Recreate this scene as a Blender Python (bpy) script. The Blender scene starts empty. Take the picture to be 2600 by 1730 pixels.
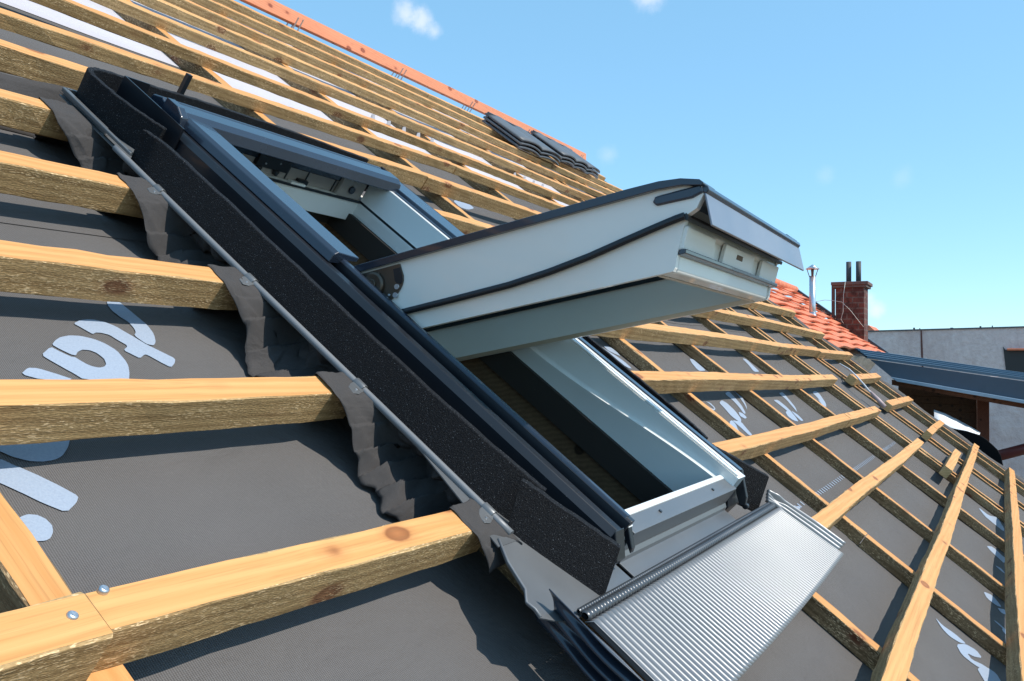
import bpy, bmesh, math, random
from mathutils import Vector, Matrix
from mathutils.geometry import tessellate_polygon
R_ = math.radians
random.seed(7)
sc = bpy.context.scene
C = sc.collection
S = 0.63                      # metres per roof unit
PITCH = R_(36.9)
ROT = Matrix.Rotation(PITCH, 4, 'X')
def W(u, v, n):               # roof coordinates (along battens, up the slope, off the roof) -> world
    return ROT @ Vector((u*S, v*S, n*S))

# ---------------------------------------------------------------- camera
cam_d = bpy.data.cameras.new('camera'); cam = bpy.data.objects.new('camera', cam_d); C.objects.link(cam)
sc.camera = cam
cam_d.sensor_fit = 'HORIZONTAL'; cam_d.sensor_width = 36.0
cam_d.lens = 36.0*2298.6/2600.0
cam_d.clip_start = 0.02; cam_d.clip_end = 4000
Rm = ((0.47722947,-0.69691931,0.53530879),(0.02905293,-0.59630544,-0.80223173),(0.87829833,0.39840091,-0.26432698))
right = ROT.to_3x3() @ Vector(Rm[0]); up = ROT.to_3x3() @ (-Vector(Rm[1])); back = ROT.to_3x3() @ (-Vector(Rm[2]))
m3 = Matrix((right, up, back)).transposed()
cam.matrix_world = Matrix.Translation(W(0, 0, 1.0)) @ m3.to_4x4()

# ---------------------------------------------------------------- sky and sun
SUN_ROOF = Vector((0.10, -0.13, 1.0)).normalized()
SUN = (ROT.to_3x3() @ SUN_ROOF).normalized()
world = bpy.data.worlds.new('World'); sc.world = world; world.use_nodes = True
nt = world.node_tree; nt.nodes.clear()
wo = nt.nodes.new('ShaderNodeOutputWorld'); bg = nt.nodes.new('ShaderNodeBackground')
sky = nt.nodes.new('ShaderNodeTexSky'); sky.sky_type = 'NISHITA'; sky.sun_disc = False
sky.sun_elevation = math.asin(SUN.z); sky.sun_rotation = math.atan2(SUN.x, SUN.y)
sky.air_density = 0.85; sky.dust_density = 0.25; sky.ozone_density = 2.2; sky.altitude = 100
bg.inputs['Strength'].default_value = 0.15
tc = nt.nodes.new('ShaderNodeTexCoord')
tint = nt.nodes.new('ShaderNodeMix'); tint.data_type = 'RGBA'; tint.blend_type = 'MULTIPLY'; tint.inputs[0].default_value = 1.0
tint.inputs[7].default_value = (1.02, 1.16, 1.22, 1)
nt.links.new(sky.outputs[0], tint.inputs[6])
thin = nt.nodes.new('ShaderNodeMix'); thin.data_type = 'RGBA'; thin.inputs[0].default_value = 0.50      # thin bright haze high in the air evens the sky out
thin.inputs[7].default_value = (1.50, 3.42, 4.75, 1); nt.links.new(tint.outputs[2], thin.inputs[6])
cur = thin.outputs[2]
# a few small fair-weather clouds, each at its own direction in the sky
def pixdir(x, y):
    return (right*((x-1300)/2298.6) + up*(-(y-865)/2298.6) - back).normalized()
noi = nt.nodes.new('ShaderNodeTexNoise'); noi.inputs['Scale'].default_value = 34; noi.inputs['Detail'].default_value = 9; noi.inputs['Roughness'].default_value = .66
nt.links.new(tc.outputs['Generated'], noi.inputs['Vector'])
CL = [((1030,36),.026,.50),((1070,55),.026,.55),((1102,80),.018,.42),((1645,-8),.030,.45),((1545,392),.022,.16),((2095,445),.020,.09),((2290,452),.022,.09),((2224,786),.018,.45),((2205,758),.014,.35),((2190,742),.010,.2)]
for (px, rad, st) in CL:
    d = pixdir(*px)
    sub = nt.nodes.new('ShaderNodeVectorMath'); sub.operation = 'DISTANCE'; sub.inputs[1].default_value = d
    nt.links.new(tc.outputs['Generated'], sub.inputs[0])
    mr = nt.nodes.new('ShaderNodeMapRange'); mr.inputs[1].default_value = rad; mr.inputs[2].default_value = 0; mr.inputs[3].default_value = 0; mr.inputs[4].default_value = 1
    nt.links.new(sub.outputs['Value'], mr.inputs[0])
    add = nt.nodes.new('ShaderNodeMath'); add.operation = 'ADD'; nt.links.new(mr.outputs[0], add.inputs[0]); nt.links.new(noi.outputs[0], add.inputs[1])
    m2 = nt.nodes.new('ShaderNodeMapRange'); m2.interpolation_type = 'SMOOTHSTEP'; m2.inputs[1].default_value = .80; m2.inputs[2].default_value = 1.50; m2.inputs[3].default_value = 0; m2.inputs[4].default_value = st
    nt.links.new(add.outputs[0], m2.inputs[0])
    mu = nt.nodes.new('ShaderNodeMath'); mu.operation = 'MULTIPLY'; nt.links.new(m2.outputs[0], mu.inputs[0])
    st2 = nt.nodes.new('ShaderNodeMath'); st2.operation = 'GREATER_THAN'; st2.inputs[1].default_value = 0; nt.links.new(mr.outputs[0], st2.inputs[0]); nt.links.new(st2.outputs[0], mu.inputs[1])
    mx = nt.nodes.new('ShaderNodeMix'); mx.data_type = 'RGBA'; mx.inputs[7].default_value = (5.6, 5.6, 6.0, 1)
    nt.links.new(mu.outputs[0], mx.inputs[0]); nt.links.new(cur, mx.inputs[6]); cur = mx.outputs[2]
nt.links.new(cur, bg.inputs['Color']); nt.links.new(bg.outputs[0], wo.inputs['Surface'])

sun_d = bpy.data.lights.new('sun', 'SUN'); sun_d.energy = 3.7; sun_d.angle = R_(0.53); sun_d.color = (1.0, 0.93, 0.82)
sun = bpy.data.objects.new('sun', sun_d); C.objects.link(sun)
sun.rotation_euler = SUN.to_track_quat('Z', 'Y').to_euler(); sun.location = SUN*20
sc.view_settings.view_transform = 'Standard'; sc.view_settings.look = 'None'; sc.view_settings.gamma = 1; sc.view_settings.exposure = 0.48
sc.view_settings.use_curve_mapping = False
sc.cycles.max_bounces = 8; sc.cycles.transparent_max_bounces = 12

# ---------------------------------------------------------------- materials
class NT:
    def __init__(s, name):
        s.m = bpy.data.materials.new(name); s.m.use_nodes = True; s.t = s.m.node_tree; s.t.nodes.clear()
        s.out = s.n('ShaderNodeOutputMaterial'); s.b = s.n('ShaderNodeBsdfPrincipled'); s.l(s.b.outputs[0], s.out.inputs[0])
        s.co = s.n('ShaderNodeTexCoord').outputs['Object']
    def n(s, k): return s.t.nodes.new(k)
    def l(s, a, b): s.t.links.new(a, b)
    def set(s, **k):
        for q, v in k.items():
            nm = {'color':'Base Color','rough':'Roughness','metal':'Metallic','spec':'Specular IOR Level','coat':'Coat Weight','coatr':'Coat Roughness','trans':'Transmission Weight','ior':'IOR','sheen':'Sheen Weight','aniso':'Anisotropic'}[q]
            i = s.b.inputs[nm]
            if hasattr(v, 'links') or hasattr(v, 'is_linked') : s.l(v, i)
            else: i.default_value = (*v, 1) if isinstance(v, tuple) and len(v) == 3 else v
        return s
    def map(s, scale=(1,1,1), rnd=0, rot=(0,0,0), src=None):
        mp = s.n('ShaderNodeMapping'); mp.inputs['Scale'].default_value = scale; mp.inputs['Rotation'].default_value = rot
        src = src or s.co
        if rnd:
            oi = s.n('ShaderNodeObjectInfo'); mu = s.n('ShaderNodeMath'); mu.operation = 'MULTIPLY'; mu.inputs[1].default_value = rnd
            s.l(oi.outputs['Random'], mu.inputs[0]); ad = s.n('ShaderNodeVectorMath'); ad.operation = 'ADD'
            s.l(src, ad.inputs[0]); s.l(mu.outputs[0], ad.inputs[1]); src = ad.outputs[0]
        s.l(src, mp.inputs['Vector']); return mp.outputs[0]
    def noise(s, vec, scale=5, detail=4, rough=.5, dist=0):
        x = s.n('ShaderNodeTexNoise'); x.inputs['Scale'].default_value = scale; x.inputs['Detail'].default_value = detail; x.inputs['Roughness'].default_value = rough; x.inputs['Distortion'].default_value = dist
        s.l(vec, x.inputs['Vector']); return x.outputs['Fac']
    def vor(s, vec, scale=5, out='Distance', rnd=1):
        x = s.n('ShaderNodeTexVoronoi'); x.inputs['Scale'].default_value = scale; x.inputs['Randomness'].default_value = rnd; s.l(vec, x.inputs['Vector']); return x.outputs[out]
    def wave(s, vec, scale=5, dist=0, det=2, dirn='X', dscale=1):
        x = s.n('ShaderNodeTexWave'); x.bands_direction = dirn; x.inputs['Scale'].default_value = scale; x.inputs['Distortion'].default_value = dist; x.inputs['Detail'].default_value = det; x.inputs['Detail Scale'].default_value = dscale
        s.l(vec, x.inputs['Vector']); return x.outputs['Fac']
    def ramp(s, fac, stops):
        r = s.n('ShaderNodeValToRGB'); e = r.color_ramp.elements
        while len(e) < len(stops): e.new(.5)
        for i, (p, c) in enumerate(stops):
            e[i].position = p; e[i].color = (*c, 1) if isinstance(c, tuple) else (c, c, c, 1)
        s.l(fac, r.inputs[0]); return r.outputs[0]
    def mix(s, fac, a, b, mode='MIX'):
        x = s.n('ShaderNodeMix'); x.data_type = 'RGBA'; x.blend_type = mode
        for i, v in ((0, fac), (6, a), (7, b)):
            if isinstance(v, (int, float)): x.inputs[i].default_value = v if i == 0 else (v, v, v, 1)
            elif isinstance(v, tuple): x.inputs[i].default_value = (*v, 1)
            else: s.l(v, x.inputs[i])
        return x.outputs[2]
    def math(s, op, a, b=0.):
        x = s.n('ShaderNodeMath'); x.operation = op
        for i, v in ((0, a), (1, b)):
            if isinstance(v, (int, float)): x.inputs[i].default_value = v
            else: s.l(v, x.inputs[i])
        return x.outputs[0]
    def bump(s, h, strength=.3, dist=.002, prev=None):
        x = s.n('ShaderNodeBump'); x.inputs['Strength'].default_value = strength; x.inputs['Distance'].default_value = dist; s.l(h, x.inputs['Height'])
        if prev is not None: s.l(prev, x.inputs['Normal'])
        s.l(x.outputs[0], s.b.inputs['Normal']); return x.outputs[0]

def knots(k, vec_scale, rnd, size):
    # sparse elongated knots: cells of a stretched voronoi
    v = k.map(vec_scale, rnd); cs = k.n('ShaderNodeSeparateColor'); k.l(k.vor(v, 1, 'Color', 1), cs.inputs[0]); keep = k.math('MULTIPLY', k.math('GREATER_THAN', cs.outputs[0], .50), 1.0)
    d = k.math('ADD', k.vor(v, 1, 'Distance', 1), k.math('MULTIPLY', k.noise(k.map(tuple(2.2*x for x in vec_scale), rnd), 1, 3, .6), .10)); return k.math('MULTIPLY', keep, k.ramp(d, [(0, 1.), (size*.95, 1.), (size*1.25, .25), (size*1.7, 0.)])), k.math('MULTIPLY', keep, k.ramp(d, [(0, .5), (size*.25, .05), (size*.95, 1.), (size*1.1, 0.)]))
def wood(name, lo, hi, knot, sawn, grain=1.0):
    k = NT(name)
    v = k.map((1.1, 26*grain, 26*grain), 13)
    base = k.noise(v, 1.6, 6, .6, .4)
    rings = k.wave(k.map((.35, 15, 15), 13), 2.2, 3.5, 3, 'DIAGONAL', 1.2)
    broad = k.noise(k.map((1.6, 3, 3), 29), 1.5, 3, .5)
    f = k.math('ADD', k.math('MULTIPLY', base, .55), k.math('ADD', k.math('MULTIPLY', rings, .22), k.math('MULTIPLY', broad, .3)))
    col = k.ramp(f, [(.30, lo), (.72, hi)])
    oi = k.n('ShaderNodeObjectInfo')
    col = k.mix(k.math('MULTIPLY', oi.outputs['Random'], .38), col, tuple(c*f_ for c, f_ in zip(lo, (1.02, .86, .74))))
    kn, rim = knots(k, (7.5, 14, 14), 17, .24)
    col = k.mix(k.math('MULTIPLY', kn, .72), col, knot)
    col = k.mix(k.math('MULTIPLY', rim, .55), col, tuple(c*.4 for c in knot))
    dark = k.ramp(k.noise(k.map((2.2, 210, 210), 3), 1.5, 3, .6), [(.52, 0.), (.68, 1.)])
    col = k.mix(k.math('MULTIPLY', dark, .32), col, tuple(c*.45 for c in lo))
    h = base
    if sawn:
        fib = k.noise(k.map((110, 520, 520), 5), 1.0, 2, .6)
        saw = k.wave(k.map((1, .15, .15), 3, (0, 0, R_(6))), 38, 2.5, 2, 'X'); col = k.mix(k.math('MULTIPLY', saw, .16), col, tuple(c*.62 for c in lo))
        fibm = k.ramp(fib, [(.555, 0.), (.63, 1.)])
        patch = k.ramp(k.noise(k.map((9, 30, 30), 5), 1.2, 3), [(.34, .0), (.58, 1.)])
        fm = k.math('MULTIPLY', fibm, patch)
        col = k.mix(k.math('MULTIPLY', fm, .85), col, (.86, .62, .36))  # bright specks paint grazing sun caught on the raised fibres
        nb = k.bump(k.noise(k.map((3, 260, 260), 3), 1, 3, .6), .5, .0014)
        k.bump(fib, .8, .0022, nb)
    else:
        k.bump(dark, -.25, .0008, k.bump(h, .16, .0015))
    k.set(color=col, rough=.78 if sawn else .62, spec=.25)
    return k.m
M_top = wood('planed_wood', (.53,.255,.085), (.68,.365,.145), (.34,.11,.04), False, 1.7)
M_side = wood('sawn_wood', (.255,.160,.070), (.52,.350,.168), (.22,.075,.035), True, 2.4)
M_end = wood('end_grain', (.48,.30,.13), (.66,.44,.22), (.3,.14,.06), False)
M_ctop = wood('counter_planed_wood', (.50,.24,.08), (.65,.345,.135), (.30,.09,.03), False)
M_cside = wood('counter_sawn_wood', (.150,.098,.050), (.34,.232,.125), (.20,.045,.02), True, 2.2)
M_ridge = wood('red_ridge_wood', (.60,.22,.12), (.74,.33,.19), (.30,.07,.04), False)
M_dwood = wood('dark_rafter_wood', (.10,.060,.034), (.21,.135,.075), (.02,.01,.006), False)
M_board = wood('weathered_board', (.04,.022,.014), (.16,.075,.035), (.03,.015,.01), False)

def fabric(name, col, wv=900, amt=.30, bumpd=.0012, rough=.85):
    k = NT(name)
    a = k.wave(k.map((1,1,1), 0, (0,0,R_(3))), wv/6.28, .8, 2, 'X')
    b = k.wave(k.map((1,1,1), 0, (0,0,R_(0))), wv/6.28*1.25, .8, 2, 'Y')
    g = k.noise(k.map((420, 420, 420)), 1, 3, .7)
    cl = k.noise(k.map((2, 2, 2)), 1.3, 5, .6)
    w = k.math('ADD', k.math('MULTIPLY', a, .72), k.math('MULTIPLY', b, .28))
    f = k.math('ADD', k.math('MULTIPLY', w, .6), k.math('MULTIPLY', g, .4))
    c = k.mix(k.ramp(f, [(.2, 0.), (.8, 1.)]), tuple(x*(1-amt) for x in col), tuple(x*(1+amt) for x in col))
    c = k.mix(k.ramp(cl, [(.35, 0.), (.7, .35)]), c, tuple(x*1.25 for x in col))
    sp = k.ramp(k.vor(k.map((1,1,1), 5), 70), [(0, 1.), (.07, 0.)]); c = k.mix(k.math('MULTIPLY', sp, .5), c, tuple(min(1, x*2.4) for x in col))
    wr = k.noise(k.map((6, 9, 9), 3), 1, 4, .55, .6); nb = k.bump(wr, .65, .02)
    k.bump(f, .7, bumpd, nb)
    k.set(color=c, rough=rough, spec=.25)
    return k.m
M_mem = fabric('grey_roof_membrane', (.104,.098,.097), 640, .42, .0016)
M_mem2 = fabric('pale_glare_membrane', (.47,.455,.50), 900, .08)  # glancing sky glare on the upper underlay is put into this pale colour
M_skirt = fabric('collar_fabric', (.058,.054,.054), 2600, .22, .0006)
k = NT('printed_ink'); g = k.noise(k.map((300,300,300)), 1, 3, .7)
k.set(color=k.mix(k.ramp(g, [(.2,0.),(.8,1.)]), (.235,.285,.375), (.315,.375,.465)), rough=.6); k.bump(g, .4, .001); M_ink = k.m

def paint(name, col, rough=.4, metal=0., coat=0., var=.12, bump=.06, bs=220, spec=.5):
    k = NT(name); n1 = k.noise(k.map((3,3,3), 7), 1.4, 5, .6); n2 = k.noise(k.map((bs,bs,bs)), 1, 3, .6)
    c = k.mix(k.ramp(n1, [(.3, 0.), (.75, 1.)]), tuple(x*(1-var) for x in col), tuple(min(1, x*(1+var)) for x in col))
    dust = k.ramp(k.vor(k.map((55,55,55), 3), 1), [(.0, 1.), (.045, .0)])
    c = k.mix(k.math('MULTIPLY', dust, .45), c, (.45,.43,.40))
    r = k.ramp(n1, [(.3, rough*.85), (.7, min(1, rough*1.2))])
    k.set(color=c, rough=r, metal=metal, coat=coat, spec=spec); k.bump(n2, bump, .0006); return k.m
M_clad = paint('slate_blue_cladding', (.022,.032,.052), .26, .12, .45, .08, .02)
M_cladl = paint('grey_cladding_face', (.22,.25,.30), .42, .35, .1)
M_black = paint('black_flashing', (.010,.012,.017), .36, .1, .15)
M_grey = paint('grey_lead_coated_sheet', (.150,.158,.168), .36, .40, .0, .1, .05)
M_pipe = paint('grey_rolled_edge', (.17,.18,.195), .5, .2, .0, .06)
M_alu = paint('pleated_aluminium', (.255,.26,.27), .38, .45, .0, .06, .02)
M_gasket = paint('rubber_gasket', (.012,.016,.022), .38, 0, .0)
M_white = paint('white_painted_frame', (.82,.81,.775), .40, 0, .30, .025, .02)
M_white2 = paint('white_lacquered_jamb', (.82,.83,.82), .24, 0, .6, .02, .02)
M_cream = paint('cream_bounce_edge', (.66,.58,.47), .5, 0, 0., .05)
M_grp = paint('grey_primed_wood', (.34,.31,.29), .7, 0, 0, .2, .3)
M_felt = paint('dark_insulation_felt', (.030,.023,.019), .95, 0, 0, .2)
M_roll = paint('dark_gathered_sheet', (.075,.082,.092), .32, .5, 0, .1)
M_brass = paint('brownish_zinc_plate', (.12,.095,.075), .38, .8, 0, .25, .1)
M_steel = paint('zinc_screw', (.62,.64,.68), .42, 1., 0, .1)
k = NT('black_foam')
v = k.map((1,1,1)); s1 = k.vor(v, 430, 'Distance'); rndc = k.vor(v, 430, 'Color')
n1 = k.noise(v, 330, 4, .7)
sel = k.ramp(k.noise(v, 600, 2, .6), [(.650, 0.), (.72, 1.)])
sp = k.math('MULTIPLY', sel, k.ramp(s1, [(.0, 1.), (.5, .3)]))
c = k.mix(sp, (.006,.007,.010), (.58,.60,.64))  # glitter of the foam is painted in as pale specks
k.set(color=c, rough=.65, spec=.22); k.bump(n1, 1.0, .004); M_foam = k.m
k = NT('matt_black_sheet'); k.set(color=(.008,.008,.009), rough=.9, spec=.1); M_matt = k.m
k = NT('window_glass'); k.t.nodes.remove(k.b)
gl = k.n('ShaderNodeBsdfGlossy'); gl.inputs['Roughness'].default_value = .01; gl.inputs['Color'].default_value = (.85,.97,1,1)
tr = k.n('ShaderNodeBsdfTransparent'); tr.inputs['Color'].default_value = (.70,.86,.88,1)
fr = k.n('ShaderNodeFresnel'); fr.inputs['IOR'].default_value = 1.5
ms = k.n('ShaderNodeMixShader'); k.l(k.math('MINIMUM', k.math('MULTIPLY', fr.outputs[0], 1.4), .9), ms.inputs[0]); du = k.n('ShaderNodeBsdfTranslucent'); du.inputs['Color'].default_value = (.75,.86,.90,1); m0 = k.n('ShaderNodeMixShader'); m0.inputs[0].default_value = .20; k.l(tr.outputs[0], m0.inputs[1]); k.l(du.outputs[0], m0.inputs[2]); k.l(m0.outputs[0], ms.inputs[1]); k.l(gl.outputs[0], ms.inputs[2]); k.l(ms.outputs[0], k.out.inputs[0]); M_glass = k.m

# ---------------------------------------------------------------- mesh helpers
def tag(o, label=None, cat=None, group=None, kind=None):
    if label: o['label'] = label
    if cat: o['category'] = cat
    if group: o['group'] = group
    if kind: o['kind'] = kind
    return o
def frame(u, v, n, ang=0.):
    return Matrix.Translation(W(u, v, n)) @ ROT @ Matrix.Rotation(ang, 4, 'Z')
def empty(name, mat, label, cat, group=None):
    o = bpy.data.objects.new(name, None); C.objects.link(o); o.matrix_world = mat; o.empty_display_size = .1
    return tag(o, label, cat, group)
class MB:
    """collects vertices (roof units or metres) and faces, then becomes one mesh object"""
    def __init__(s): s.v = []; s.f = []; s.m = []; s.sm = []
    def add(s, verts, faces, mat=0, smooth=False):
        o = len(s.v); s.v += [tuple(p) for p in verts]
        for f in faces: s.f.append(tuple(i+o for i in f)); s.m.append(mat); s.sm.append(smooth)
        return s
    def box(s, a, b, mat=0):
        (x0,y0,z0),(x1,y1,z1) = a, b
        v = [(x0,y0,z0),(x1,y0,z0),(x1,y1,z0),(x0,y1,z0),(x0,y0,z1),(x1,y0,z1),(x1,y1,z1),(x0,y1,z1)]
        return s.add(v, [(0,3,2,1),(4,5,6,7),(0,1,5,4),(1,2,6,5),(2,3,7,6),(3,0,4,7)], mat)
    def prism(s, poly, fn, d0, d1, mat=0):
        """poly in 2D, fn(p, d) -> 3D"""
        n = len(poly); v = [fn(p, d0) for p in poly] + [fn(p, d1) for p in poly]
        tri = tessellate_polygon([[Vector((p[0], p[1], 0)) for p in poly]])
        fs = [tuple(t) for t in tri] + [tuple(i+n for i in reversed(t)) for t in tri]
        fs += [(i, (i+1) % n, (i+1) % n+n, i+n) for i in range(n)]
        return s.add(v, fs, mat)
    def grid(s, fn, nu, nv, mat=0, smooth=True):
        v = [fn(i/nu, j/nv) for j in range(nv+1) for i in range(nu+1)]
        f = [(j*(nu+1)+i, j*(nu+1)+i+1, (j+1)*(nu+1)+i+1, (j+1)*(nu+1)+i) for j in range(nv) for i in range(nu)]
        return s.add(v, f, mat, smooth)
    def sweep(s, prof, path, mat=0, closed=True, smooth=False, caps=True):
        """prof: 2D list, path: list of callables/frames mapping 2D->3D"""
        n = len(prof); v = [fr(p) for fr in path for p in prof]; f = []
        m = n if closed else n-1
        for j in range(len(path)-1):
            for i in range(m):
                a = j*n+i; b = j*n+(i+1) % n; f.append((a, b, b+n, a+n))
        s.add(v, f, mat, smooth)
        if closed and caps:
            o = len(s.v)-len(v); tri = tessellate_polygon([[Vector((p[0], p[1], 0)) for p in prof]])
            for t in tri:
                s.f.append(tuple(i+o for i in t)); s.m.append(mat); s.sm.append(False)
                s.f.append(tuple(i+o+(len(path)-1)*n for i in reversed(t))); s.m.append(mat); s.sm.append(False)
        return s
    def tube(s, pts, r, mat=0, seg=10, caps=True, smooth=True):
        P = [Vector(p) for p in pts]; rings = []; up_ = None
        for i, p in enumerate(P):
            t = (P[min(i+1, len(P)-1)]-P[max(i-1, 0)]).normalized()
            if up_ is None: up_ = Vector((0,0,1)) if abs(t.z) < .9 else Vector((1,0,0))
            a = t.cross(up_).normalized(); b = a.cross(t).normalized(); up_ = b
            rr = r[i] if isinstance(r, (list, tuple)) else r
            rings.append([p+a*math.cos(q*2*math.pi/seg)*rr+b*math.sin(q*2*math.pi/seg)*rr for q in range(seg)])
        v = [x for rg in rings for x in rg]; f = []
        for j in range(len(P)-1):
            for i in range(seg): a = j*seg+i; b = j*seg+(i+1) % seg; f.append((a, b, b+seg, a+seg))
        s.add(v, f, mat, smooth)
        if caps:
            o = len(s.v)-len(v); s.f += [tuple(range(o+seg-1, o-1, -1)), tuple(range(o+(len(P)-1)*seg, o+len(P)*seg))]; s.m += [mat]*2; s.sm += [False]*2
        return s
    def build(s, name, mats, parent=None, mat=None, org=(0,0,0), scale=S, bevel=0, solid=0, recalc=True):
        """org: roof-unit origin subtracted before scaling; mat: world matrix (top-level)"""
        me = bpy.data.meshes.new(name)
        me.from_pydata([((x-org[0])*scale, (y-org[1])*scale, (z-org[2])*scale) for x, y, z in s.v], [], s.f)
        for mt in (mats if isinstance(mats, (list, tuple)) else [mats]): me.materials.append(mt)
        for i, p in enumerate(me.polygons): p.material_index = s.m[i]; p.use_smooth = s.sm[i]
        if recalc:
            bm = bmesh.new(); bm.from_mesh(me); bmesh.ops.remove_doubles(bm, verts=bm.verts, dist=1e-6); bmesh.ops.recalc_face_normals(bm, faces=bm.faces); bm.to_mesh(me); bm.free()
        me.update()
        o = bpy.data.objects.new(name, me); C.objects.link(o)
        if parent is not None: o.parent = parent
        elif mat is not None: o.matrix_world = mat
        if solid:
            q = o.modifiers.new('solid', 'SOLIDIFY'); q.thickness = solid; q.offset = -1
        if bevel:
            q = o.modifiers.new('bevel', 'BEVEL'); q.width = bevel; q.segments = 2; q.limit_method = 'ANGLE'; q.angle_limit = R_(40)
        return o
# things lying on the roof share its frame: origin at a point of the roof, local metres along (u, v, n)
def roof_thing(name, org, label, cat, group=None): return empty(name, frame(*org), label, cat, group)

# ================================================================ the setting and the house under the roof
g_ = MB(); g_.add([(-300,-300,-9),(600,-300,-9),(600,600,-9),(-300,600,-9)], [(0,1,2,3)])
k = NT('yard_ground'); k.set(color=k.ramp(k.noise(k.map((1,1,1)), .4, 8, .6), [(.35,(.10,.11,.06)),(.65,(.20,.19,.15))]), rough=.95)
tag(g_.build('ground', k.m, scale=1, mat=Matrix.Identity(4)), kind='structure')

def plaster(name, lo, hi, sc_=6, spots=True):
    k = NT(name); n = k.noise(k.map((1,1,1)), sc_, 8, .65)
    c = k.ramp(n, [(.3, lo), (.7, hi)])
    if spots:
        sp = k.ramp(k.noise(k.map((1,.6,2.2)), sc_*2.2, 6, .7, 1.2), [(.64, 0.), (.70, 1.)])
        c = k.mix(k.math('MULTIPLY', sp, .55), c, tuple(x*.45 for x in lo))
    st = k.ramp(k.noise(k.map((.6,.6,.18), 3), 2.2, 5, .6), [(.45, 0.), (.75, .5)]); c = k.mix(st, c, (lo[0]*.72, lo[1]*.60, lo[2]*.56))
    k.set(color=c, rough=.9); k.bump(n, .9, .05); return k.m
M_plaster = plaster('weathered_pink_plaster', (.66,.48,.45), (.85,.66,.62))
M_housewall = plaster('house_render', (.30,.26,.22), (.38,.34,.30))
def bricks(name, a, b, mortar, sx, rough=.85, stain=.35):
    k = NT(name)
    geo = k.n('ShaderNodeNewGeometry'); sep = k.n('ShaderNodeSeparateXYZ'); k.l(k.co, sep.inputs[0])
    comb = k.n('ShaderNodeCombineXYZ'); k.l(k.math('ADD', sep.outputs[0], sep.outputs[1]), comb.inputs[0]); k.l(sep.outputs[2], comb.inputs[1])
    br = k.n('ShaderNodeTexBrick'); br.inputs['Scale'].default_value = sx; br.inputs['Color1'].default_value = (*a,1); br.inputs['Color2'].default_value = (*b,1); br.inputs['Mortar'].default_value = (*mortar,1)
    br.inputs['Mortar Size'].default_value = .03; br.inputs['Brick Width'].default_value = .5; br.inputs['Row Height'].default_value = .25; br.inputs['Bias'].default_value = -.1
    k.l(comb.outputs[0], br.inputs['Vector'])
    n = k.noise(k.map((1,1,1)), 5, 7, .65)
    c = k.mix(k.ramp(n, [(.42, 0.), (.62, stain)]), br.outputs['Color'], tuple(x*.28 for x in a))
    k.set(color=c, rough=rough); k.bump(br.outputs['Fac'], -.6, .02); return k.m
M_brick = bricks('old_red_brick', (.17,.048,.030), (.09,.032,.025), (.14,.10,.08), 1.9, .85, .95)
M_wbrick = bricks('whitewashed_brick', (.36,.32,.31), (.44,.40,.39), (.12,.10,.10), 5., .9, .3)

house = empty('house', Matrix.Identity(4), 'body of the house whose dark attic shows through the open roof window', 'house')
WX0, WX1, WV0, WV1 = 2.24, 3.62, .40, 2.86         # opening in the roof (roof units)
LAST = 14.42
def wl(a, b, c, d): return [a, b, c, d]
hb = MB()
y0 = W(0,-3.2,-.6).y; zt0 = W(0,-3.2,-.6).z; y1 = W(0,7.2,-.6).y; zt1 = W(0,7.2,-.6).z
for x in (-2.0*S, LAST*S):
    hb.prism([(y0,-9),(2*y1-y0,-9),(2*y1-y0,zt0),(y1,zt1),(y0,zt0)], (lambda p, d, x=x: (x+d, p[0], p[1])), -.12, 0)
hb.box((-2.0*S, y0, -9), (LAST*S-.12, y0+.15, zt0)); hb.box((-2.0*S, 2*y1-y0-.15, -9), (LAST*S-.12, 2*y1-y0, zt0))
hb.build('wall', M_housewall, house, scale=1)
fl = MB(); fl.box((-2.0*S+.13, y0+.16, -2.2), (LAST*S-.13, 2*y1-y0-.16, -2.05)); fl.build('attic_floor', M_dwood, house, scale=1)
bk = MB(); bk.box((-1.99, 7.19, -.75), (LAST-.01, 7.25, -.69))
# rear roof slope
zr = W(0,7.2,-.17)
rs = MB(); rs.add([(-2*S, zr.y, zr.z+.0),(LAST*S, zr.y, zr.z),(LAST*S, 2*y1-y0, zt0),(-2*S, 2*y1-y0, zt0)], [(0,1,2,3)]); rs.build('rear_roof_slope', M_mem, house, scale=1, solid=.05)
# timber reveal of the opening
rev = MB(); D0, D1 = -.20, -.85
rev.box((3.47, WV0, D1), (3.60, WV1, D0)); rev.box((2.26, WV0, D1), (2.33, WV1, D0)); rev.box((2.33, WV1-.10, D1), (3.47, WV1, D0)); rev.box((2.33, WV0, D1), (3.47, WV0+.06, D0))
rv = rev.build('opening_reveal', M_dwood, house, bevel=.002); rv.matrix_parent_inverse = Matrix.Identity(4); rv.matrix_local = ROT.copy()
fb = MB(); fb.box((3.455, WV0, -.20), (3.60, WV1, -.088)); fb.box((2.26, WV0, -.20), (2.33, WV1, -.088)); fb.box((2.33, WV1-.11, -.20), (3.455, WV1, -.088)); fb.box((2.33, WV0, -.20), (3.455, WV0+.05, -.088))
f_ = fb.build('insulation_felt', M_felt, house); f_.matrix_local = ROT.copy()

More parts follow.
